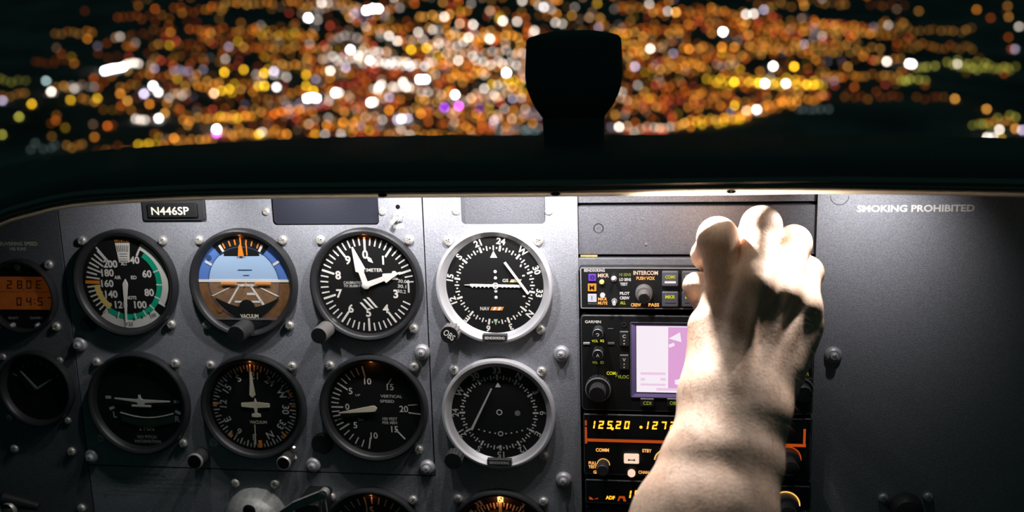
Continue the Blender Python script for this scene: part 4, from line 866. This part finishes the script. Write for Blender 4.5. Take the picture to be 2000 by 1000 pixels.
for (px, py, s) in ((1169, 648, 'C'), (1169, 688, 'V')):
    k, x, y = fknob(g, px, py-3, .0036, None, .010, 0, 'volume_knob', fl=14); T(k, s, x, y-.0002, H+.0103, .0022, 'white', rot=150 if s == 'C' else 180, bold=.02)
TP(g, 'VOL', 1162, 666, hz, 5.5, 'e_yel', 13, slant=.1); TP(g, 'SQ', 1176, 666, hz, 6, 'e_yel', 8, bold=.04); TP(g, 'VOL', 1162, 708, hz, 5, 'e_yel2', 11); TP(g, 'ID', 1176, 708, hz, 6, 'e_grn', 7, bold=.04)
boxpx(g, 1139, 669, 1152, 673, H, H+.0008, 'washer', 'side_latch', .0003); boxpx(g, 1187, 669, 1200, 673, H, H+.0008, 'rack', 'side_latch', .0003)
boxpx(g, 1187, 641.5, 1198, 643, H, H+.0003, 'rack', 'dash_mark', .0001)
for (py, s) in ((660, 'C'), (706, 'V')):
    b = boxpx(g, 1210, py-12, 1228, py+16, H, H+.002, 'satin', 'transfer_key', .0006); TP(g, s, 1219, py-3, H+.0022, 7, 'off', 6.5, par=b, bold=.02)
    mb = MB(); 
    for dy, sg in ((5, 1), (12, -1)):
        x, y = L(g, 1219, py+dy, H+.002); mb.prism([(x-.0006, y-.0005*sg), (x+.0006, y-.0005*sg), (x, y+.0006*sg)], H+.0020, H+.0022)
    mb.build('arrow_marks', 'off', b); boxpx(g, 1211, py-13, 1227, py-10.5, H+.002, H+.0022, 'washer', 'key_edge', .0001, par=b)
x, y = L(g, 1219, 634, H); MB().lathe([(.0018, H), (.0018, H+.0004), (.0010, H+.0005), (.0008, H)], x, y, 0, 20).build('front_screw', 'satin', g, True)
TP(g, 'COM', 1193.5, 729, hz, 7, 'e_yel', 18, bold=.02); TP(g, '/', 1204, 732, hz, 10, 'e_yel2', 4); TP(g, 'VLOC', 1217, 736, hz, 7, 'e_yel2', 23, bold=.02)
fknob(g, 1169, 755, .0088, .0058, .0070, .010, 'tuning_knob', fl=22)
fknob(g, 1563, 755, .0080, .0058, .0070, .010, 'map_knob', fl=22)
TP(g, 'CRSR', 1568, 730, hz, 7, 'e_yel2', 24)
for px, s in ((1264, 'CDI'), (1316, 'OBS'), (1368, 'MSG'), (1420, 'FPL'), (1472, 'PROC')):
    b = boxpx(g, px-13, 779, px+13, 794, H, H+.0015, 'satin', 'soft_key', .0005); boxpx(g, px-13, 778.5, px+13, 781, H+.0015, H+.0018, 'washer', 'key_edge', .0002, par=b); TP(g, s, px, 787.5, H+.0017, 7.5, 'e_yel2', 16, par=b, bold=.01)

c = unit('comm_radio', 'communication radio with glowing orange frequency digits 125.20, third unit of the stack', 1139.5, 813, 1585, 933, H)
frame(c, 1141, 814.5, 1583, 932, H+.0002, .0003, 'rack', 'edge_line')
mb = MB(); q = RC(c, 1143.5, 862, 1574, 867.5, H); mb.box(q[0], q[1], H, q[2], q[3], H+.0003); q = RC(c, 1142.5, 834, 1146.5, 866, H); mb.box(q[0], q[1], H, q[2], q[3], H+.0003); q = RC(c, 1142.5, 821, 1146, 831, H); mb.box(q[0], q[1], H, q[2], q[3], H+.0003)
q = RC(c, 1569, 838, 1573.5, 867, H); mb.box(q[0], q[1], H, q[2], q[3], H+.0003); q = RC(c, 1150, 858.5, 1290, 862, H); mb.box(q[0], q[1], H, q[2], q[3], H+.0002); mb.build('display_frame', 'e_glow', c, label='glowing orange frame around the display')
boxpx(c, 1149, 816, 1566, 857, H, H+.0001, 'face', 'display_window', .0003)
def digits(r, mt, s, x0, x1, y, hpx=17, wpx=10, t=3.0):
    n = len(s)
    for i, ch in enumerate(s):
        if ch == ' ': continue
        px = x0+(x1-x0)*i/max(1, n-1); x, y_ = L(r, px, y+(px-1150)*.012, H); q = MB(); seg7(q, ch, x, y_, wpx*PX, hpx*PX, H+.0004, t*PX, .15); q.build('lit_digit', mt, r)
digits(c, 'e_orange', '12520', 1157.5, 1224.5, 829); digits(c, 'e_orange', '12720', 1262, 1331, 829)
for px, py in ((1196, 837), (1252, 834)): x, y = L(c, px, py, H); MB().lathe([(.0011, H+.0004), (.0001, H+.0005)], x, y, 0, 10).build('lit_dot', 'e_orange', c)
digits(c, 'e_orange', '11350', 1420, 1487, 829)
TP(c, 'COMM', 1176.5, 879, hz, 7.5, 'e_orange2', 27, bold=.03); TP(c, 'STBY', 1263.5, 880.5, hz, 7.5, 'e_orange2', 19, bold=.03); TP(c, 'PULL\nTEST', 1157.5, 908, hz, 15, 'e_orange2', 17, bold=.03); TP(c, 'G', 1162, 922, hz, 7, 'e_orange2', bold=.03)
b = boxpx(c, 1218.5, 888.5, 1248, 906, H, H+.0025, 'e_key', 'transfer_button', .0009, label='lit peach key with a double arrow')
mb = MB(); x, y = L(c, 1233.5, 898.5, H+.0025); z = H+.0027
mb.prism([(x-.0028, y), (x-.0015, y+.0010), (x-.0015, y+.0003), (x+.0015, y+.0003), (x+.0015, y+.0010), (x+.0028, y), (x+.0015, y-.0010), (x+.0015, y-.0003), (x-.0015, y-.0003), (x-.0015, y-.0010)], z-.0002, z); mb.build('arrow_mark', 'black', b)
x, y = L(c, 1233.5, 923, H); mb = MB(); mb.lathe([(.0027, H), (.0027, H+.002), (.0020, H+.003), (.00002, H+.0031)], x, y, 0, 20); mb.build('channel_button', 'e_key', c, True); TP(c, 'CHAN', 1257, 922.5, hz, 7, 'e_orange2', 21, bold=.02)
def rknob(r, px, py, r1, l1, r2=None, l2=0, name='tuning_knob', ring='e_ring'):
    x, y = L(r, px, py, H); k = MB().lathe([(r1*1.02, H), (r1*1.0, H+l1), (r1*.92, H+l1+.0004), (.00002, H+l1+.0004)], x, y, 0, 36).build(name, 'darkknob', r, True)
    MB().arc(r1*1.03, r1*1.14, -85, 95, H+.0005, x, y, 24).build('lit_ring', ring, k)
    if r2: MB().lathe([(r2, H+l1), (r2, H+l1+l2), (r2*.9, H+l1+l2+.0003), (.00002, H+l1+l2+.0003)], x, y, 0, 30).build('inner_knob', 'darkknob', k, True); MB().arc(r2*.96, r2*1.01, -80, 80, H+l1+l2+.0004, x, y, 20).build('inner_rim', 'washer', k)
    return k
rknob(c, 1178.5, 907, .0041, .011, name='volume_knob'); rknob(c, 1302, 900, .0078, .008, .0048, .008); rknob(c, 1538, 896, .0082, .008, .0055, .010, ring='e_glow'); rknob(c, 1440, 907, .0041, .011, name='volume_knob')
d = unit('adf_receiver', 'lower direction finder radio with dim orange digits, bottom unit of the stack', 1142.5, 943, 1584, 990, H)
frame(d, 1144, 944.5, 1582, 989, H+.0002, .0003, 'rack', 'edge_line')
TP(d, 'ADF', 1192, 972, hz, 8, 'e_orange', 19, bold=.03); digits(d, 'e_orange', '152', 1228, 1260, 964)
mb = MB()
for p in ([(1151, 970), (1156, 972), (1159, 976), (1151, 975)], [(1168, 972), (1160, 975), (1168, 974)]): mb.prism([L(d, *q, H) for q in p], H, H+.0003)
for p in ([(1206, 978), (1209, 969), (1220, 969), (1223, 979), (1218, 979), (1216, 973), (1211, 973), (1209, 978)],): mb.prism([L(d, *q, H) for q in p], H, H+.0003)
mb.build('dim_segments', 'e_glow', d)
x, y = L(d, 1505, 957, H); MB().disc(.0012, H+.0006, x, y, 12, .0006).build('indicator_lamp', 'e_ring', d)
rknob(d, 1534, 985, .0088, .008, .006, .008)
t = unit('transponder_radio', 'unlit radio edge just visible at the bottom of the stack', 1144, 996, 1582, 1080, H-.001)
boxpx(t, 1160, 1020, 1560, 1060, H-.001, H-.0006, 'face', 'display_window', .0004)
sp = unit('filler_panel', 'narrow grey filler strip between the radios', 1142, 934, 1584, 942, .001); 

# ================================================================== CONTROLS AT THE BOTTOM EDGE
kd = thing('control_shaft_boot', 'grey domed knob rising at the bottom edge under the heading dial', 'knob', 503, 1010)
mb = MB(); mb.lathe([(.0245, 0), (.0240, .004), (.0215, .012), (.0165, .0185), (.009, .0225), (.00002, .0240)], 0, 0, 0, 48); mb.build('dome', 'dome', kd, True)
x, y = L(kd, 484, 1001, .024); MB().lathe([(.0050, .0215), (.0040, .0235), (.00002, .0236)], x, y, 0, 20).build('socket', 'void', kd, True)
for px, py in ((461, 942), (538, 944)): put_px(SCREW, 'mounting_screw', kd, px, py)
kb = thing('control_yoke_horn', 'angular grey yoke arm crossing the bottom edge right of the dome', 'yoke', 600, 1010)
def W2L(root, px, py, h): x, y = L(root, px, py, h); return (x, y, h)
pA, pB, pC = W2L(kb, 535, 1015, .035), W2L(kb, 572, 990, .040), W2L(kb, 632, 966, .045)
def bar(mb, p, q, wv, tv):
    p, q = Vector(p), Vector(q); d = (q-p).normalized(); n = Vector((0, 0, 1)).cross(d).normalized()*wv; t = Vector((0, 0, tv))
    v = [p-n, p+n, q+n, q-n]; mb.add([tuple(a) for a in v]+[tuple(a-t) for a in v], [(3, 2, 1, 0), (4, 5, 6, 7), (0, 1, 5, 4), (1, 2, 6, 5), (2, 3, 7, 6), (3, 0, 4, 7)])
mb = MB(); bar(mb, pA, pB, .0026, .004); bar(mb, pB, pC, .0028, .004); mb.build('upper_arm', 'dome', kb)
MB().lathe([(.0034, -.004), (.0036, 0), (.003, .0012), (.00002, .0014)], pC[0], pC[1]+.0005, pC[2], 20).build('elbow', 'dome', kb, True)
mb = MB(); mb.tubep([pC, W2L(kb, 636, 985, .044), W2L(kb, 644, 1040, .04)], .0009, 8); mb.tubep([W2L(kb, 624, 972, .044), W2L(kb, 626, 985, .043), W2L(kb, 631, 1040, .04)], .0006, 8); mb.build('wire_guard', 'washer', kb, True)
MB().rrect(*[v for q in [RC(kb, 576, 984, 626, 1060, .03)] for v in q], 0, .03, .003, .001).build('housing', 'black', kb)
kl = thing('left_lever', 'dark lever with a small glint in the lower left corner', 'lever', 30, 985)
mb = MB(); x0, y0 = L(kl, 0, 975, .02); x1, y1 = L(kl, 75, 985, .02); mb.tubep([(x0-.01, y0-.004, .02), (x0+.008, y0+.002, .024), (x1, y1-.002, .02)], [.006, .0065, .003], 12); mb.build('handle', 'satin', kl, True)
x, y = L(kl, 12, 998, .03); MB().lathe([(.0062, .018), (.0066, .028), (.0056, .030), (.0048, .0295)], x, y, 0, 30).build('ring', 'screw', kl, True)
kr = thing('lower_knob', 'dark round knob between two screws at the bottom edge, right side', 'knob', 1768, 985)
x, y = L(kr, 1768, 990, 0); MB().lathe([(.011, 0), (.0108, .006), (.0085, .010), (.0040, .0118), (.00002, .012)], x, y, 0, 36).build('knob_body', 'darkknob', kr, True)

# ================================================================== PERSON (right forearm and hand)
def sd_seg(P, a, b, ra, rb):
    ab = b-a; t = np.clip(((P-a) @ ab)/float(ab @ ab), 0, 1); d = P-(a+t[..., None]*ab); return np.sqrt((d*d).sum(-1))-(ra+(rb-ra)*t)
def smin(a, b, k):
    h = np.clip(.5+.5*(b-a)/k, 0, 1); return b*(1-h)+a*h-k*h*(1-h)
def surface_nets(V, org, vs):
    nx, ny, nz = V.shape; S = V < 0; acc = np.zeros((nx-1, ny-1, nz-1, 3)); cnt = np.zeros((nx-1, ny-1, nz-1)); quads = []
    idx = -np.ones((nx-1, ny-1, nz-1), int); E = []
    for ax in range(3):
        sl0 = [slice(None)]*3; sl1 = [slice(None)]*3; sl0[ax] = slice(0, -1); sl1[ax] = slice(1, None)
        A, B = V[tuple(sl0)], V[tuple(sl1)]; I = np.argwhere((A < 0) != (B < 0)); o1, o2 = [q for q in range(3) if q != ax]
        I = I[(I[:, o1] > 0) & (I[:, o2] > 0) & (I[:, o1] < V.shape[o1]-1) & (I[:, o2] < V.shape[o2]-1)]
        va, vb = A[tuple(I.T)], B[tuple(I.T)]; t = va/(va-vb); pos = I.astype(float); pos[:, ax] += t; cells = []
        for d1, d2 in ((0, 0), (1, 0), (1, 1), (0, 1)):
            c = I.copy(); c[:, o1] -= d1; c[:, o2] -= d2; np.add.at(acc, tuple(c.T), pos); np.add.at(cnt, tuple(c.T), 1); cells.append(c)
        E.append((cells, va < 0, ax))
    m = cnt > 0; idx[m] = np.arange(m.sum()); verts = acc[m]/cnt[m][:, None]*vs+org
    for cells, inside, ax in E:
        q = np.stack([idx[tuple(c.T)] for c in cells], 1); fl = inside if ax != 1 else ~inside
        q[fl] = q[fl][:, ::-1]; quads.append(q)
    return verts, np.concatenate(quads)
vx = .0013
c3 = lambda x, y, D: C3(x, y, D)
PANEL_Y = 0
j = dict(
 ix=(c3(1414, 590, .608), c3(1402, 465, .606), c3(1379, 498, .630), c3(1404, 535, .648)),
 md=(c3(1478, 560, .589), c3(1487, 443, .613), c3(1484, 492, .642), c3(1470, 530, .650)),
 rg=(c3(1531, 575, .596), c3(1550, 475, .619), c3(1545, 515, .643), c3(1530, 552, .650)),
 pk=(c3(1566, 598, .599), c3(1577, 532, .622), c3(1572, 562, .640), c3(1552, 590, .648)))
rad = dict(ix=(.0105, .0116, .0092, .0080), md=(.0118, .0117, .0094, .0082), rg=(.0106, .0102, .0086, .0076), pk=(.0106, .0090, .0076, .0068))
lo = np.min([p for q in j.values() for p in q]+[c3(1240, 1300, .49)], 0)-.05; hi = np.max([p for q in j.values() for p in q]+[c3(1530, 1000, .5)], 0)+.035
nn = np.ceil((hi-lo)/vx).astype(int)
ax = [lo[i]+vx*np.arange(nn[i]) for i in range(3)]
G = np.stack(np.meshgrid(*ax, indexing='ij'), -1)
def blank(): return np.full(G.shape[:3], 1.0)
def prim(field, a, b, ra, rb, k):
    "smooth-unites one tapered capsule into the field, inside its bounding box only"
    a, b = np.asarray(a), np.asarray(b); mr = max(ra, rb)+.03
    s = tuple(slice(max(0, int((min(a[i], b[i])-mr-lo[i])/vx)), max(0, int((max(a[i], b[i])+mr-lo[i])/vx)+2)) for i in range(3))
    d = sd_seg(G[s], a, b, ra, rb); field[s] = smin(field[s], d, k); return field
fing = blank()
for q in ('ix', 'md', 'rg', 'pk'):
    f = blank(); J = j[q]; rr_ = rad[q]
    prim(f, J[0], J[1], rr_[0]*.93, rr_[1]*.97, .001); prim(f, J[1], J[2], rr_[1], rr_[2], .004); prim(f, J[2], J[3], rr_[2], rr_[3], .003)
    prim(f, J[1], J[1]+(J[1]-J[0])*.02, rr_[1]*1.0, rr_[1]*.98, .004)
    fing = smin(fing, f, .0016)
palm = blank(); WR = c3(1434, 800, .572)
away = _F*1.0
wr = dict(ix=c3(1406, 770, .584), md=c3(1430, 775, .577), rg=c3(1458, 777, .577), pk=c3(1484, 772, .580))
for q, ra in (('ix', .0158), ('md', .0160), ('rg', .0155), ('pk', .0145)):
    prim(palm, wr[q]+_F*.004, j[q][0]+_F*.004, ra, rad[q][0], .007)
for q in ('ix', 'md', 'rg', 'pk'): prim(palm, wr[q]+_F*.014, j[q][0]+_F*.016, .014, .012, .012)
prim(palm, c3(1400, 745, .590), c3(1385, 640, .604), .0175, .0130, .008)      # thumb base
prim(palm, c3(1522, 715, .590), c3(1562, 640, .602), .0155, .0130, .012)      # little finger side
for q in ('ix', 'md', 'rg', 'pk'): prim(palm, j[q][0]-_F*.0012, j[q][0]-_F*.001+(j[q][1]-j[q][0])*.05, rad[q][0]*.96, rad[q][0]*.9, .006)
for a_, b_ in (('ix', 'md'), ('md', 'rg'), ('rg', 'pk')):                        # web and deeper flesh between the fingers
    prim(palm, (j[a_][0]+j[b_][0])/2+_F*.010, (j[a_][1]*.8+j[a_][0]*.2+j[b_][1]*.8+j[b_][0]*.2)/2+_F*.014, .0105, .0095, .004)
for q in ('ix', 'md', 'rg', 'pk'):                                             # extensor tendons
    a = wr[q]*.55+WR*.45; prim(palm, a-_F*.0125, j[q][0]-_F*.0098, .0016, .0026, .005)
th = blank(); prim(th, c3(1392, 655, .612), c3(1392, 604, .630), .0125, .0098, .004); prim(th, c3(1392, 604, .630), c3(1362, 560, .626), .0098, .0096, .004)
fore = blank()
A = [c3(1402, 805, .578), c3(1374, 900, .562), c3(1326, 1010, .547), c3(1240, 1240, .515)]
B = [c3(1462, 812, .576), c3(1448, 900, .560), c3(1426, 1010, .542), c3(1390, 1240, .505)]
ra_ = [.0192, .0212, .0236, .0280]
for P_ in (A, B):
    for i in range(3): prim(fore, P_[i], P_[i+1], ra_[i], ra_[i+1], .012)
for i in range(3): prim(fore, (A[i]+B[i])/2+_F*.002, (A[i+1]+B[i+1])/2+_F*.002, ra_[i], ra_[i+1], .014)
prim(fore, c3(1503, 812, .563), c3(1500, 826, .562), .0090, .0088, .010)       # ulna head
allf = smin(palm, fing, .0045); allf = smin(allf, th, .003); allf = smin(allf, fore, .024)
# gentle folds: skin creases across the knuckles and wrist
ph = (G @ np.array([90., 40., 150.])); allf = allf+.00006*np.sin(ph*2.1)*np.cos((G @ np.array([210., -60., 40.])))
V_, Q_ = surface_nets(allf, lo, vx)
me = bpy.data.meshes.new('person'); me.from_pydata(V_.tolist(), [], Q_.tolist()); me.materials.append(M['skin'])
me.polygons.foreach_set('use_smooth', [True]*len(me.polygons)); me.update()
import bmesh
bm = bmesh.new(); bm.from_mesh(me)
for _ in range(5): bmesh.ops.smooth_vert(bm, verts=bm.verts, factor=.5, use_axis_x=True, use_axis_y=True, use_axis_z=True)
bmesh.ops.recalc_face_normals(bm, faces=bm.faces); bm.to_mesh(me); bm.free()
pn = obj('person', me); pn['label'] = 'bare right forearm and hand of a person gripping a radio knob'; pn['category'] = 'person'
print('HAND', len(me.vertices), 'lo', lo, 'hi', hi, 'tips y', [round(float(q[3][1]), 3) for q in j.values()])
# fine hair on the back of the hand and forearm
nv = np.empty(len(me.vertices)*3); me.vertices.foreach_get('normal', nv); nv = nv.reshape(-1, 3); cv = np.empty(len(me.vertices)*3); me.vertices.foreach_get('co', cv); cv = cv.reshape(-1, 3)
armd = c3(1434, 640, .58)-c3(1380, 1000, .54); armd /= np.linalg.norm(armd)
mb = MB(); side = np.cross(armd, -_F); side /= np.linalg.norm(side); rs = np.random.RandomState(3); cand = np.where((nv @ (-_F)) > .25)[0]
zlim = c3(1450, 610, .585)[2]; cand = cand[cv[cand][:, 2] < zlim]; cand = rs.choice(cand, min(2600, len(cand)), replace=False)
for i in cand:
    p, n_ = cv[i], nv[i]; d = armd*-.25+side*rs.uniform(.2, 1.0)+rs.normal(0, .35, 3)+n_*.25; d -= n_*float(d @ n_)*.8; d /= np.linalg.norm(d)
    Ln = rs.uniform(.003, .008); s_ = np.cross(d, n_); s_ /= np.linalg.norm(s_); wv = s_*.00005
    q1 = p+d*Ln*.5+n_*.0007; q2 = p+d*Ln+n_*.0006
    mb.add([p-wv, p+wv, q1+wv, q1-wv, q2], [(0, 1, 2, 3), (3, 2, 4)])
mb.build('arm_hair', 'hair', pn, kind='stuff')
